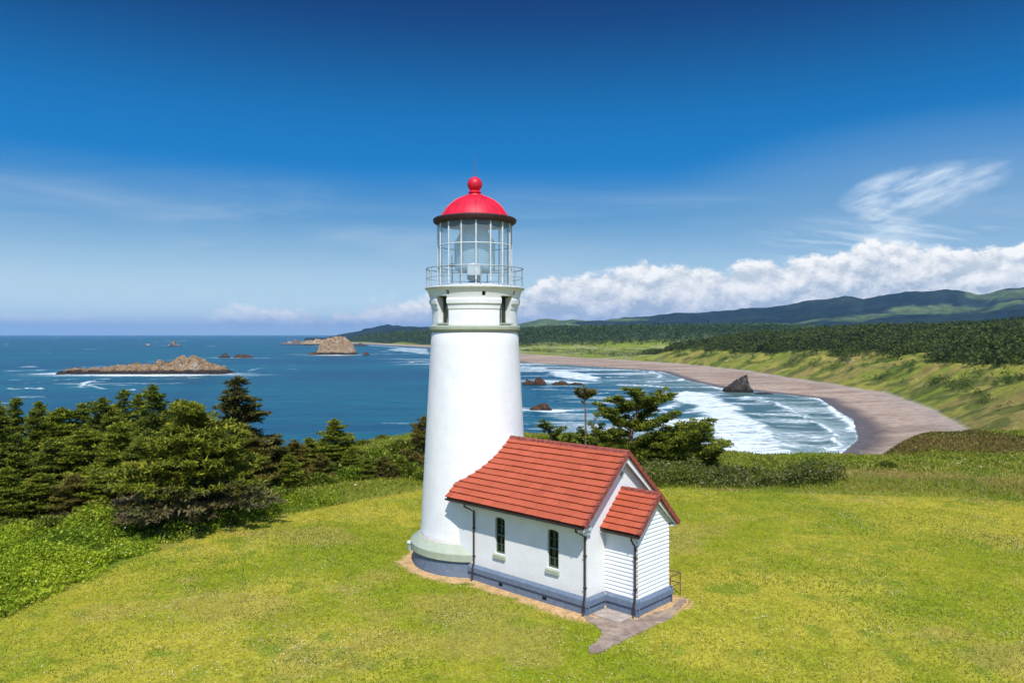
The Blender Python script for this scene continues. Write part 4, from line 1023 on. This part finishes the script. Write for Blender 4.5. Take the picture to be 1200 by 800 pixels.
# wind-shaped tree behind the workroom roof: pads on long sweeping limbs
def limb_tree(seed, limbs, trunk, tr, c, nper=34, size=.22, padr=(.26, .46)):
    r_ = random.Random(seed); tb = MB(); tb.tube(trunk, tr, 8); pcs, prs, ods = [], [], []
    for p0, p1, w in limbs:
        p0, p1 = Vector(p0), Vector(p1); d = p1 - p0; L = d.length; m_ = p0.lerp(p1, .5) + Vector((r_.uniform(-.1, .1), r_.uniform(-.1, .1), -.06 * L))
        tb.tube([p0, m_, p1], [.07, .045, .012], 6); u = d.normalized(); sdv = u.cross(Vector((0, 0, 1))).normalized()
        n = int(L / .15 * w)
        for k in range(n):
            s = r_.uniform(.30, 1.03); q = r_.uniform(-1, 1) * .38 * L * (1.1 - abs(s - .6)) * .8
            cpt = (p0.lerp(m_, s * 2) if s < .5 else m_.lerp(p1, s * 2 - 1)) + sdv * q + Vector((0, 0, r_.uniform(-.08, .22)))
            pcs.append(cpt); prs.append(r_.uniform(*padr)); ods.append(u + sdv * q * .5)
    V_, F_, C_ = sprays(np.array([tuple(p) for p in pcs]), np.array(prs), unit(np.array([tuple(p) for p in ods])), nper, size, *[np.array(x) for x in c])
    cm = np_mesh('crown', V_, F_, m_leaf, {'col': C_}, smooth=False); to = tb.build('trunk', m_bark, None, smooth=50); tm = to.data; bpy.data.objects.remove(to); return cm, tm
YD = 60.0; ux = YD / 900.0
gx0 = (740 - 600) * ux; gz0 = float(height(np.array([gx0]), np.array([YD]))[0][0])
def q3(px_, py_, dy=0.0): return ((px_ - 740) * ux, dy, CAMZ - (py_ - 392) * ux - gz0)
W1 = ((.050, .072, .010), (.16, .20, .018), (.38, .39, .034))
r_ = random.Random(21)
limbs = []
tk = [q3(741, 565), q3(737, 530), q3(740, 505), q3(748, 480), q3(752, 466)]
TG = [(735, 456), (748, 458), (762, 462), (778, 458), (787, 463), (790, 482), (782, 490), (770, 476), (722, 466), (716, 470), (702, 476), (708, 478), (725, 480), (730, 495), (715, 503), (700, 505), (745, 492), (765, 496), (775, 510), (755, 515), (735, 512), (785, 505), (800, 502), (815, 496), (826, 494), (831, 506), (834, 514), (848, 520),
      (810, 515), (795, 522), (780, 528), (820, 525), (800, 535), (765, 530), (745, 527), (722, 520), (705, 518), (725, 535), (780, 540), (815, 538), (690, 512), (760, 540), (738, 545),
      (750, 470), (765, 472), (742, 478), (758, 484), (774, 490), (748, 500), (762, 505), (730, 485), (770, 500), (752, 512), (742, 518), (768, 520), (728, 508), (785, 515), (790, 530), (775, 535), (750, 534), (720, 530), (805, 526), (795, 510)]
for a_, b_ in TG:
    e = Vector(q3(a_, b_, r_.uniform(-1.5, 1.5))); h = max(.5, e.z - abs(e.x) * .45 - r_.uniform(.1, .6)); ps = min(tk, key=lambda p: abs(p[2] - h)); limbs.append((ps, e, 1.25))
cm, tm = limb_tree(5, limbs, tk, [.30, .22, .18, .12, .05], W1, padr=(.26, .50), nper=42)
t = empty('spruce_tree', (gx0, YD, gz0)); link('crown', cm, t); link('trunk', tm, t)
tag(t, 'wind-shaped spreading spruce with a bare lower trunk behind the red workroom roof', 'tree')
# scrubby trees left of it, and the pole-like dead-topped sapling
def small_wind(px0, Yd, tgs, label, seed, c=W1, base=560, name='spruce_tree', tipw=1.2, nper=30):
    global YD, ux, gx0, gz0
    YD = Yd; ux = Yd / 900; X_ = (px0 - 600) * ux; g_ = float(height(np.array([X_]), np.array([Yd]))[0][0])
    f = lambda a, b_, dy=0: ((a - px0) * ux, dy, CAMZ - (b_ - 392) * ux - g_)
    ty = min(t[1] for t in tgs); rr2 = random.Random(seed); trk = [f(px0, base), f(px0 + 1, (base + ty) / 2), f([t[0] for t in tgs if t[1] == ty][0] * .6 + px0 * .4, ty + 4)]
    L_ = []
    for a, b_ in tgs:
        e = Vector(f(a, b_, rr2.uniform(-.9, .9))); h = max(.3, e.z - abs(e.x) * .5 - .2); p0 = Vector(trk[0]).lerp(Vector(trk[2]), min(1, max(.05, h / trk[2][2]))); L_.append((p0, e, tipw))
    cm, tm = limb_tree(seed, L_, trk, [.13, .09, .03], c, nper=nper, padr=(.18, .36), size=.19)
    t = empty(name, (X_, Yd, g_)); link('crown', cm, t); link('trunk', tm, t); return tag(t, label, 'tree')
small_wind(652, 63, [(634, 491), (640, 497), (648, 500), (655, 505), (640, 510), (662, 500), (668, 508), (650, 515), (632, 512), (660, 520), (672, 512), (645, 522)], 'low ragged spruce sticking out left over the workroom ridge', 31)
small_wind(692, 64, [(700, 486), (692, 497), (680, 502), (706, 497), (715, 506), (675, 510), (700, 508), (688, 515), (712, 516), (670, 518), (722, 512), (695, 522)], 'low dense spruce around the foot of the bare-stemmed sapling', 33)
small_wind(812, 62, [(826, 494), (834, 500), (840, 515), (852, 519), (845, 524), (822, 505), (815, 512), (800, 515), (830, 520), (812, 526), (795, 528), (838, 530), (820, 533), (805, 540)], 'low spruce swept to the right at the end of the thicket', 35)
YD = 61.0; ux = YD / 900; X_ = (686 - 600) * ux; g_ = float(height(np.array([X_]), np.array([YD]))[0][0])
zt_ = CAMZ - (457 - 392) * ux - g_
tb = [(0, 0, -.3), (.03, 0, zt_ * .5), (-.02, 0, zt_ - .7), (.0, 0, zt_ - .1)]
lim = [((0, 0, zt_ - .75), (math.cos(a) * .85, math.sin(a) * .5, zt_ - .15 + .12 * (i % 3)), 1.6) for i, a in enumerate(np.linspace(0, 5.6, 7))] + [((0, 0, zt_ - 1.2), (-.3, 0, zt_ - 1.0), .5)]
cm, tm = limb_tree(41, lim, tb, [.10, .075, .05, .02], OL, nper=22, size=.17, padr=(.14, .26)); t = empty('pine_sapling', (X_, YD, g_)); link('crown', cm, t); link('trunk', tm, t)
tag(t, 'bare-stemmed sapling with one flat tuft on top seen against the sea', 'tree')

# ---- bushes
def bush_mesh(seed, Rr, Hh, n, c, size=.16):
    q = unit(rng.normal(size=(n, 3))); q[:, 2] = abs(q[:, 2]); lum = .75 + .5 * fbm(q[:, 0] * 3 + seed * 9, q[:, 1] * 3 + q[:, 2] * 2, 1.0, 3, seed)
    rad = (rng.random(n) ** .25) * lum; P_ = q * rad[:, None] * np.array([Rr, Rr, Hh]); D = unit(q + rng.normal(size=q.shape) * .6 + np.array([0, 0, .4])); sd2 = unit(np.cross(D, rng.normal(size=q.shape)))
    L = size * (.5 + rng.random(n)); t = (rng.random((n, 1)) * .5 + .5 * (fbm(P_[:, 0], P_[:, 1] + P_[:, 2], .35, 2, seed)[:, None] > .5)); cc = np.array(c[0]) * (1 - t) + np.array(c[1]) * t
    tip = (rng.random((n, 1)) > .8) * .7; cc = cc * (1 - tip) + np.array(c[2]) * tip
    V_, F_, C_ = leaf_tris(P_, D, sd2 * (L * .36)[:, None], L, cc); return np_mesh('bush', V_, F_, m_leaf, {'col': C_}, smooth=False)
BC = ((.045, .068, .010), (.14, .18, .016), (.32, .33, .04)); BO = ((.05, .05, .014), (.12, .11, .02), (.24, .19, .06)); BG = ((.06, .10, .012), (.17, .25, .016), (.34, .40, .04))
bm_ = [bush_mesh(1, 1.0, .8, 3200, BC), bush_mesh(2, 1.0, .7, 3000, BO), bush_mesh(3, 1.0, .75, 3000, BG)]
BL = [(318, 55, 1.8, 1), (335, 53, 1.5, 0), (350, 57, 1.7, 1), (372, 54, 1.3, 0), (395, 58, 1.6, 0), (415, 56, 1.4, 2), (430, 60, 1.7, 0), (448, 57, 1.3, 1), (462, 61, 1.6, 0), (480, 58, 1.5, 0), (487, 63, 1.7, 1), (440, 66, 1.5, 2), (470, 70, 1.5, 0), (410, 66, 1.8, 1), (375, 64, 1.9, 2),
      (330, 48.5, 1.0, 0), (425, 78, .8, 0), (448, 81, .7, 0), (495, 74, 1.5, 1), (300, 49, 1.1, 1), (500, 56.5, 1.1, 0), (275, 47, 1.0, 2), (645, 70, 1.3, 2), (870, 58, .9, 0), (1040, 60, .7, 0), (15, 42.5, 1.2, 0), (60, 42.8, 1.1, 0), (105, 43, 1.2, 1), (140, 42.5, 1.1, 0), (-15, 42, 1.1, 0)]
BSAY = ['dark green', 'olive brown', 'bright green']
for i, (a, yd, r2, k) in enumerate(sorted(BL)):
    X_ = (a - 600) / 900 * yd; g_ = float(height(np.array([X_]), np.array([yd]))[0][0]); o = link('bush', bm_[k]); o.location = (X_, yd, g_ - .1); o.scale = (r2 * 1.15, r2, r2 * .8); o.rotation_euler = (0, 0, rng.uniform(0, 6))
    where = ('at the foot of the wood' if a < 300 else 'between wood and tower' if a < 560 else 'right of the tower')
    sub = [b_[0] for b_ in sorted(BL) if (b_[0] < 300, b_[0] < 560) == (a < 300, a < 560)]; kk = sub.index(a)
    on = ['first', 'second', 'third', 'fourth', 'fifth', 'sixth', 'seventh', 'eighth', 'ninth', 'tenth', 'eleventh', 'twelfth', 'thirteenth', 'fourteenth', 'fifteenth', 'sixteenth', 'seventeenth', 'eighteenth', 'nineteenth', 'twentieth', 'twenty-first', 'twenty-second', 'twenty-third', 'twenty-fourth', 'twenty-fifth'][kk]
    tag(o, '%s low bush, %s from the left, %s' % (BSAY[k], on, where), 'bush', 'bushes at the lawn edge')

# ---- ground cover, thicket, grass
def scatter(x0, x1, y0, y1, n, test):
    x = rng.uniform(x0, x1, n); y = rng.uniform(y0, y1, n); ok = test(x, y) & (abs(x) < y * .70 + 1.5); return x[ok], y[ok]
def cover(name, x, y, hh, size, c, label, up=.9, wr=.34, zj=None, mound=2.0, hvar=.7, kc=2.8):
    g_ = height(x, y)[0]; n = len(x); m_ = ((fbm(x, y, mound, 3, 120) - .5) * 2.4 + .5).clip(0, 1.2); z = g_ + rng.random(n) * hh * (1 - hvar + hvar * 2 * m_) * .999
    D = unit(rng.normal(size=(n, 3)) * np.array([1, 1, .5]) + np.array([0, 0, up])); sd2 = unit(np.cross(D, rng.normal(size=(n, 3)))); L = size * (.5 + rng.random(n))
    t = ((fbm(x, y, mound * .5, 3, 121) * .38 + fbm(x, y, mound * 3.5, 5, 122, .62) * .62)[:, None] * kc - (kc - 1) * .5 + rng.normal(size=(n, 1)) * .17).clip(0, 1); cc = np.array(c[0]) * (1 - t) + np.array(c[1]) * t; tp = (rng.random((n, 1)) > .86) * .8; cc = cc * (1 - tp) + np.array(c[2]) * tp
    V_, F_, C_ = leaf_tris(np.stack([x, y, z], 1), D, sd2 * (L * wr)[:, None], L, cc)
    return tag(link(name, np_mesh(name, V_, F_, m_leaf, {'col': C_}, smooth=False)), label, None, None, 'stuff')
lwf = lambda x, y: sdist(x, y, LAWN)
x, y = scatter(-40, -8, 22, 50, 330000, lambda x, y: (lwf(x, y) < -.1 + (fbm(x, y, 1.6, 3, 171) - .5) * 2.6 + rng.normal(size=len(x)) * .12) & (lwf(x, y) > -11) & (y < 48))
cover('ground_cover', x, y, .50, .095, ((.09, .16, .008), (.30, .38, .014), (.52, .52, .07)), 'bright green leafy ground cover between the lawn and the wood', up=.5, wr=.5, mound=1.6, hvar=.95, kc=3.6)
x, y = scatter(-15, 40, 24, 62, 120000, lambda x, y: (lwf(x, y) < .35 * (fbm(x, y, 1.5, 2, 5) - .3)) & (lwf(x, y) > -3.2 - 3 * fbm(x, y, 6, 2, 6)))
cover('tall_grass', x, y, .08, .27, ((.13, .19, .012), (.28, .32, .02), (.45, .40, .12)), 'long uncut grass along the edge of the mown lawn', up=1.8, wr=.07)
brown = lambda x, y: sst(-9.5, -7.0, lwf(x, y) + (fbm(x, y, 4, 3, 130) - .5) * 4) * sst(14, 22, x)
x, y = scatter(-24, 66, 48, 96, 150000, lambda x, y: (lwf(x, y) < -2.0) & (sdist(x, y, PLATEAU) > -1.0) & (((x - 45.5) / 6.5) ** 2 + ((y - 78) / 7) ** 2 > .9 + rng.normal(size=len(x)) * .15) & (rng.random(len(x)) > brown(x, y)))
cover('rough_grass', x, y, .06, .22, ((.11, .145, .012), (.27, .265, .026), (.38, .34, .09)), 'low green grass and herbs out to the cliff edge', up=1.0, wr=.2, mound=4)
x, y = scatter(10, 60, 46, 66, 90000, lambda x, y: (lwf(x, y) < -1.2) & (rng.random(len(x)) < brown(x, y)))
cover('dry_grass', x, y, .06, .17, ((.14, .15, .02), (.36, .25, .07), (.50, .36, .18)), 'browning seeded grass between the lawn and the cliff edge', up=1.4, wr=.10, mound=3)
x, y = scatter(36, 58, 68, 88, 60000, lambda x, y: (((x - 45.5) / 6.8) ** 2 + ((y - 78) / 7.3) ** 2 < 1.1) & (rng.random(len(x)) < .75))
cover('heath', x, y, .12, .20, ((.10, .09, .02), (.21, .145, .045), (.26, .30, .04)), 'brown heath with green tufts on the eroded mound at the cliff edge', up=.9, wr=.22, mound=3)
thx = [S(748, 545 + 0, GZ), S(700, 552, GZ)]
TH = [((670 - 600) / 900 * 58, 56.5), ((750 - 600) / 900 * 54, 52.5), ((900 - 600) / 900 * 52.5, 51.9), ((975 - 600) / 900 * 52.6, 52.4), ((984 - 600) / 900 * 54, 53.6), ((930 - 600) / 900 * 56, 55.6), ((850 - 600) / 900 * 57.5, 57.5), ((700 - 600) / 900 * 62, 62)]
x, y = scatter(2, 30, 50, 68, 220000, lambda x, y: sdist(x, y, TH) > (fbm(x, y, 2, 3, 8) - .5) * 1.6)
cover('thicket', x, y, .80, .17, ((.05, .075, .014), (.14, .175, .022), (.36, .28, .17)), 'dense knee-high to chest-high brush behind the workroom and lawn', up=.7, wr=.25, mound=2.6, hvar=.9)
# mown lawn
def lawn_xy(n, y0=20, y1=54):
    y = np.sqrt(rng.uniform(y0 ** 2, y1 ** 2, n)); x = rng.uniform(-.72, .72, n) * y; s_, w_ = lh_local(x, y)
    ft = np.minimum(np.minimum(np.hypot(s_, w_) - 3.0, rbox(s_, w_, 0, 8.33, -2.17, 2.17)), rbox(s_, w_, 8.33, 9.81, -1.05, 1.15)) + (fbm(x, y, .6, 4, 3) - .5) * .75
    inp = inside(s_, w_, pth)
    ok = (lwf(x, y) > -.1) & (ft > .55) & ~inp & (rng.random(n) < sst(.25, .9, ft) + .15); return x[ok], y[ok]
x, y = lawn_xy(330000)
cover('lawn_grass', x, y, .02, .07, ((.10, .155, .007), (.44, .375, .028), (.60, .48, .18)), 'short mown yellow-green grass', up=1.3, wr=.18, mound=1.4, kc=3.3)
x, y = lawn_xy(60000); k = fbm(x, y, 2.2, 4, 140) + rng.normal(size=len(x)) * .08 > .66; x, y = x[k], y[k]
x2, y2 = scatter(-40, 60, 24, 80, 1600, lambda x, y: (lwf(x, y) < 0) & (sdist(x, y, PLATEAU) > 2) & (fbm(x, y, 5, 3, 141) > .52))
m_petal = mat('white_petals', (.60, .60, .48), .8, .1)
def specks(x, y, zz, s):
    n = len(x); z = height(x, y)[0] + zz; a = rng.uniform(0, 6.28, n); V_ = np.empty((n, 4, 3)); s = s * (.6 + .8 * rng.random(n))
    for i, (dx, dy) in enumerate(((-1, -1), (1, -1), (1, 1), (-1, 1))):
        V_[:, i, 0] = x + s * (dx * np.cos(a) - dy * np.sin(a)); V_[:, i, 1] = y + s * (dx * np.sin(a) + dy * np.cos(a)) * .8; V_[:, i, 2] = z + dy * s * .5
    return V_.reshape(-1, 3)
V1, V2 = specks(x, y, .07, .0105), specks(x2, y2, .38, .034); VV = np.concatenate([V1, V2])
tag(link('wild_flowers', np_mesh('wild_flowers', VV, np.arange(len(VV)).reshape(-1, 4), m_petal, smooth=False)), 'small white clover and daisy heads scattered in the grass', None, None, 'stuff')

# ---- woods on the bluffs: far-off, reading as one mass
def wood(name, x, y, H0, nt_, c, label, spread=.34, seed=0):
    g_ = height(x, y)[0]; n = len(x); Ht = H0 * (.55 + .8 * rng.random(n)) * (.5 + 1.0 * fbm(x, y, 45, 3, 150))
    nn = n * nt_; T_ = np.repeat(np.arange(n), nt_); t = rng.random(nn) ** .8; a = rng.uniform(0, 6.28, nn); rad = (spread * (1 - t ** 1.5) + .03) * (rng.random(nn) ** .5)
    P_ = np.stack([x[T_] + np.cos(a) * rad * Ht[T_] * 1.15, y[T_] + np.sin(a) * rad * Ht[T_] * 1.15, g_[T_] + t * Ht[T_]], 1)
    D = unit(np.stack([np.cos(a), np.sin(a), rng.normal(size=nn) * .5 + .35], 1) + rng.normal(size=(nn, 3)) * .3); sd2 = unit(np.cross(D, rng.normal(size=(nn, 3)) + np.array([0, 0, 1.2]))); L = Ht[T_] * (.16 + .14 * rng.random(nn))
    u = (rng.random(n)[T_] * .6 + fbm(x, y, 90, 3, 151)[T_] * .8 - .2).clip(0, 1)[:, None]; cc = np.array(c[0]) * (1 - u) + np.array(c[1]) * u; cc = cc * (.85 + .3 * rng.random((nn, 1)))
    V_, F_, C_ = leaf_tris(P_, D, sd2 * (L * .42)[:, None], L, cc); return tag(link(name, np_mesh(name, V_, F_, m_leaf, {'col': C_}, smooth=False)), label, None, None, 'stuff')
def polar(n, r0, r1, p0, p1):
    r = np.sqrt(rng.uniform(r0 ** 2, r1 ** 2, n)); a = rng.uniform(math.atan((p0 - 600) / 900), math.atan((p1 - 600) / 900), n); return r * np.sin(a), r * np.cos(a)
x, y = polar(60000, 620, 2500, 690, 1300); _, m = height(x, y)
fl_ = 120 + 90 * (fbm(x, y, 110, 4, 70) - .5) * 2 - 60 * sst(1100, 1700, y)
ok = (m['dd'] > fl_ + rng.normal(size=len(x)) * 16 + (fbm(x, y, 30, 3, 180) - .5) * 60) & (m['wA'] > .25) & (m['d'] > 70); x, y = x[ok], y[ok]
if len(x) > 24000: x, y = x[:24000], y[:24000]
wood('forest', x, y, 11.5, 40, ((.035, .060, .016), (.115, .145, .026)), 'dark wind-pruned conifer wood along the top of the grassy bluffs', spread=.55)
x, y = polar(40000, 560, 2300, 780, 1300); _, m = height(x, y)
ok = (m['d'] > 12) & (m['dd'] < 230) & (m['wA'] > .2) & (m['wA'] > .6) & (m['d'] > 25) & (fbm(x, y, 24, 5, 63) + rng.normal(size=len(x)) * .02 + .24 * sst(50, 150, m['dd']) > .60); x, y = x[ok], y[ok]
wood('scrub', x, y, 5.0, 24, ((.045, .075, .014), (.12, .16, .02)), 'scattered dark scrub on the grassy bluff slope', spread=.75)
x, y = polar(70000, 2900, 7400, 380, 960); _, m = height(x, y)
ok = (m['wB'] > .25) & (m['d'] > 50); x, y = x[ok], y[ok]
wood('distant_forest', x[:30000], y[:30000], 27.0, 14, ((.030, .060, .020), (.10, .15, .035)), 'dense evergreen wood on the low hills beyond the river mouth', spread=.30)
x, y = polar(9000, 1700, 3500, 610, 860); _, m = height(x, y)
ok = (m['d'] > 70) & (fbm(x, y, 60, 4, 160) > .5); x, y = x[ok], y[ok]
wood('river_scrub', x, y, 5.0, 18, ((.035, .06, .015), (.09, .13, .02)), 'low green scrub on the flats behind the far beach', spread=.8)

# ------------------------------------------------------------------ rocks in the sea
def f_rock(nt, b, tan_=(.60, .40, .22), dark=(.060, .045, .038), line=5.0, white=.0):
    p = posn(nt); x, y, z = sepn(nt, p); n = noise(nt, p, .05, 7, .72); n2_ = noise(nt, p, .15, 6, .7)
    n3_ = noise(nt, p, .16, 8, .8); c = mix(nt, n.ss(.35, .65), tan_, tuple(v * .62 for v in tan_)); c = mix(nt, n3_.ss(.50, .58) * .85, c, tuple(v * .22 for v in tan_)); c = mix(nt, n2_.ss(.55, .7) * .8, c, (.30, .28, .25)); c = mix(nt, n2_.ss(.38, .25) * .7, c, dark)
    if white: c = mix(nt, noise(nt, p, .035, 5, .7).ss(.56, .66) * white, c, (.62, .60, .56))
    c = mix(nt, (z + (n - .5) * line * 3.0).ss(line * .9, line * 1.6, 1.0, 0.0), c, dark)
    nt.links.new(c, b.inputs['Base Color']); bump(nt, b, noise(nt, p, .12, 8, .75) * 14.0, 1.0, 1.0)
m_rockT = mat('tan_rock', rough=.95, spec=.1, build=lambda nt, b: f_rock(nt, b, white=.75, line=6.0))
m_rockG = mat('grey_rock', rough=.95, spec=.1, build=lambda nt, b: f_rock(nt, b, (.24, .21, .19), (.07, .055, .05), 2.0, white=.9))
m_rockR = mat('red_brown_rock', rough=.95, spec=.1, build=lambda nt, b: f_rock(nt, b, (.20, .10, .055), (.05, .035, .03), 1.2))
m_rockD = mat('dark_rock', rough=.95, spec=.1, build=lambda nt, b: f_rock(nt, b, (.13, .105, .085), (.045, .038, .034), 3.0, white=.3))
def rock(name, prof, base, depth, m, label, seed, group=None, rough=.5, zb=0.0, fs=None, cat='rock', jag=.38):
    """prof: (x px, height px above its base) measured at the depth of `base`"""
    xs = np.array([p[0] for p in prof], float); hs = np.array([p[1] for p in prof], float); Yd = (CAMZ - zb) * 900 / (base - 392.0); k = Yd / 900
    cxp = (xs[0] + xs[-1]) / 2; X0 = (cxp - 600) * k; wpx = xs[-1] - xs[0]; nx, ny = min(420, int(70 + wpx * 5)), 110
    u = np.linspace(xs[0], xs[-1], nx); v = np.linspace(-1, 1, ny); U, Vv = np.meshgrid(u, v, indexing='xy')
    fs = fs or max(4, wpx * k * .16); Xw = (U - cxp) * k; skew = (fbm(U * k, Vv * depth * .0, fs * 1.5, 2, seed + 5) - .5) * .5
    Yw = Vv * depth * .5; hh = np.interp(U, xs, hs) * k * (1 + jag * (fbm(U * k, U * 0 + seed, max(3, fs * .35), 4, seed + 2) - .5) * 2)
    env_ = np.clip(1 - np.abs(Vv - skew) ** 2.4 - np.abs(Vv) ** 8 * .5, 0, 1) ** .55
    rg = ridge(Xw + seed * 31, Yw, fs, 5, seed); rg = rg + (1 - rg) * .75 * np.exp(-((Vv - skew) / .22) ** 2); z = hh * env_ * (1 - rough * (1 - rg) * 1.2) + (ridge(Xw, Yw + 9, fs * .45, 5, seed + 3) - .55) * fs * .8 * np.clip(hh / (fs * .3), 0, 1)
    z = z / max(z.max(), .1) * hs.max() * k
    z = z - 1.5 * (1 - np.clip(hh * env_ / (.12 * hs.max() * k), 0, 1))
    Xw = Xw + (fbm(Xw, Yw, fs * .5, 3, seed + 8) - .5) * fs * .5
    me = np_mesh(name, np.stack([Xw, Yw, z], -1).reshape(-1, 3), grid_faces(ny, nx), m, smooth=False); o = link(name, me); o.location = (X0, Yd + depth * .25, zb); return tag(o, label, cat, group)
G1 = 'rocks standing in the sea'
rock('rocky_islet', [(66, 0), (72, 3), (80, 6), (90, 5.5), (96, 4.5), (101, 6), (104, 7), (112, 6), (126, 8), (132, 10), (144, 10), (148, 13), (154, 13), (160, 10), (172, 11), (178, 10), (182, 15), (190, 16), (198, 14.5), (203, 19), (208, 22.5), (214, 22.5), (222, 20), (230, 17.5), (240, 13.5), (250, 8.5), (256, 5), (262, 2), (268, 0)], 438.3, 70, m_rockT, 'long low rocky islet, tan humped ridge rising at its right end', 3, rough=.30, fs=13, jag=.42, cat='islet')
rock('sea_rock', [(255, 0), (257, 6), (261, 8), (264, 6), (267, 0)], 435.5, 18, m_rockT, 'small tan rock just off the right end of the long rocky islet', 5, G1)
rock('sea_stack', [(372, 0), (374, 8), (376, 14), (379, 18), (384, 21), (390, 22.5), (397, 22.5), (402, 21.5), (406, 19), (410, 14), (413, 7), (415, 0)], 415.3, 110, m_rockT, 'big domed tan sea stack standing off the wooded point', 9, rough=.14, fs=20, jag=.14, cat='sea stack')
rock('sea_rock', [(327, 0), (333, 3), (340, 5.5), (347, 6.5), (352, 4), (356, 1), (358, 0)], 403.8, 150, m_rockG, 'pale grey pointed rock far left behind the domed sea stack', 12, G1)
rock('sea_rock', [(352, 0), (358, 5), (366, 6.5), (373, 7.5), (382, 8.5), (390, 6), (394, 0)], 404.2, 160, m_rockT, 'low grey-tan rock ridge directly behind the left flank of the domed sea stack', 13, G1)
rock('sea_rock', [(360, 0), (364, 2.5), (369, 4), (372, 0)], 415.8, 26, m_rockR, 'low reddish rock touching the left foot of the domed sea stack', 15, G1)
rock('sea_rock', [(424, 0), (427, 3), (430, 4), (433, 0)], 416.2, 24, m_rockR, 'small reddish rock right of the domed sea stack', 16, G1)
rock('sea_rock', [(414, 0), (418, 3.5), (422, 4), (427, 1.5), (432, 0)], 405.2, 70, m_rockD, 'dark far rock between the domed sea stack and the distant beach', 17, G1)
rock('sea_rock', [(195, 0), (198, 2), (200, 6.5), (202, 7), (204, 3.5), (208, 2), (211, 0)], 405.3, 45, m_rockG, 'pale spire-shaped rock farthest out beyond the long islet', 19, G1)
rock('sea_rock', [(168, 0), (171, 2.4), (174, 2), (177, 0)], 404.7, 40, m_rockG, 'tiny low rock farthest out left of the spire-shaped rock', 20, G1)
rock('sea_rock', [(255, 0), (259, 3), (262, 6), (265, 4.5), (269, 0)], 419.3, 24, m_rockD, 'small peaked rock right of and beyond the long islet', 22, G1)
rock('sea_rock', [(272, 0), (278, 3.5), (284, 4.5), (291, 2.5), (298, 0)], 419.3, 30, m_rockR, 'low brown rock just right of the small peaked rock', 23, G1)
rock('sea_rock', [(611, 0), (616, 3), (619, 7.5), (622, 4), (626, 5), (630, 10), (633, 9), (637, 5), (641, 0)], 451, 16, m_rockR, 'twin-peaked rust brown rock in the surf close beside the tower', 25, G1, fs=6)
rock('sea_rock', [(646, 0), (651, 4), (657, 5), (664, 3), (668, 0)], 451.3, 14, m_rockR, 'low rust brown rock between the twin-peaked rock and its flattest neighbour', 26, G1, fs=5)
rock('sea_rock', [(667, 0), (672, 2.5), (679, 3), (685, 0)], 450.8, 12, m_rockR, 'flattest rust brown rock, farthest right of three in the surf', 27, G1, fs=4)
rock('sea_rock', [(620, 0), (626, 5), (632, 8), (637, 9), (642, 6), (648, 0)], 481, 15, m_rockR, 'rounded red-brown rock alone in the near water right of the tower', 28, G1, rough=.35, fs=7)
rock('beach_rock', [(849, 0), (854, 6), (859, 12), (865, 18), (870, 20), (876, 20.5), (878, 14), (880, 6), (883, 0)], 459.3, 24, m_rockD, 'dark jagged rock tower standing at the water edge of the beach', 29, rough=.28, fs=9, zb=0.2, cat='rock')
rock('beach_rock', [(884, 0), (892, 1.6), (900, 1.2), (908, 0)], 461.5, 9, m_rockD, 'low flat rocks on the sand right of the dark rock tower', 30, fs=3, zb=.2)
rock('sea_rock', [(883, 0), (885, 1.6), (888, 0)], 500.6, 3, m_rockD, 'tiny rock awash in the broad white surf, the right one', 31, G1, fs=1)
rock('sea_rock', [(855, 0), (858, 1.8), (861, 0)], 511, 3, m_rockD, 'tiny rock awash in the broad white surf, the left one', 32, G1, fs=1)
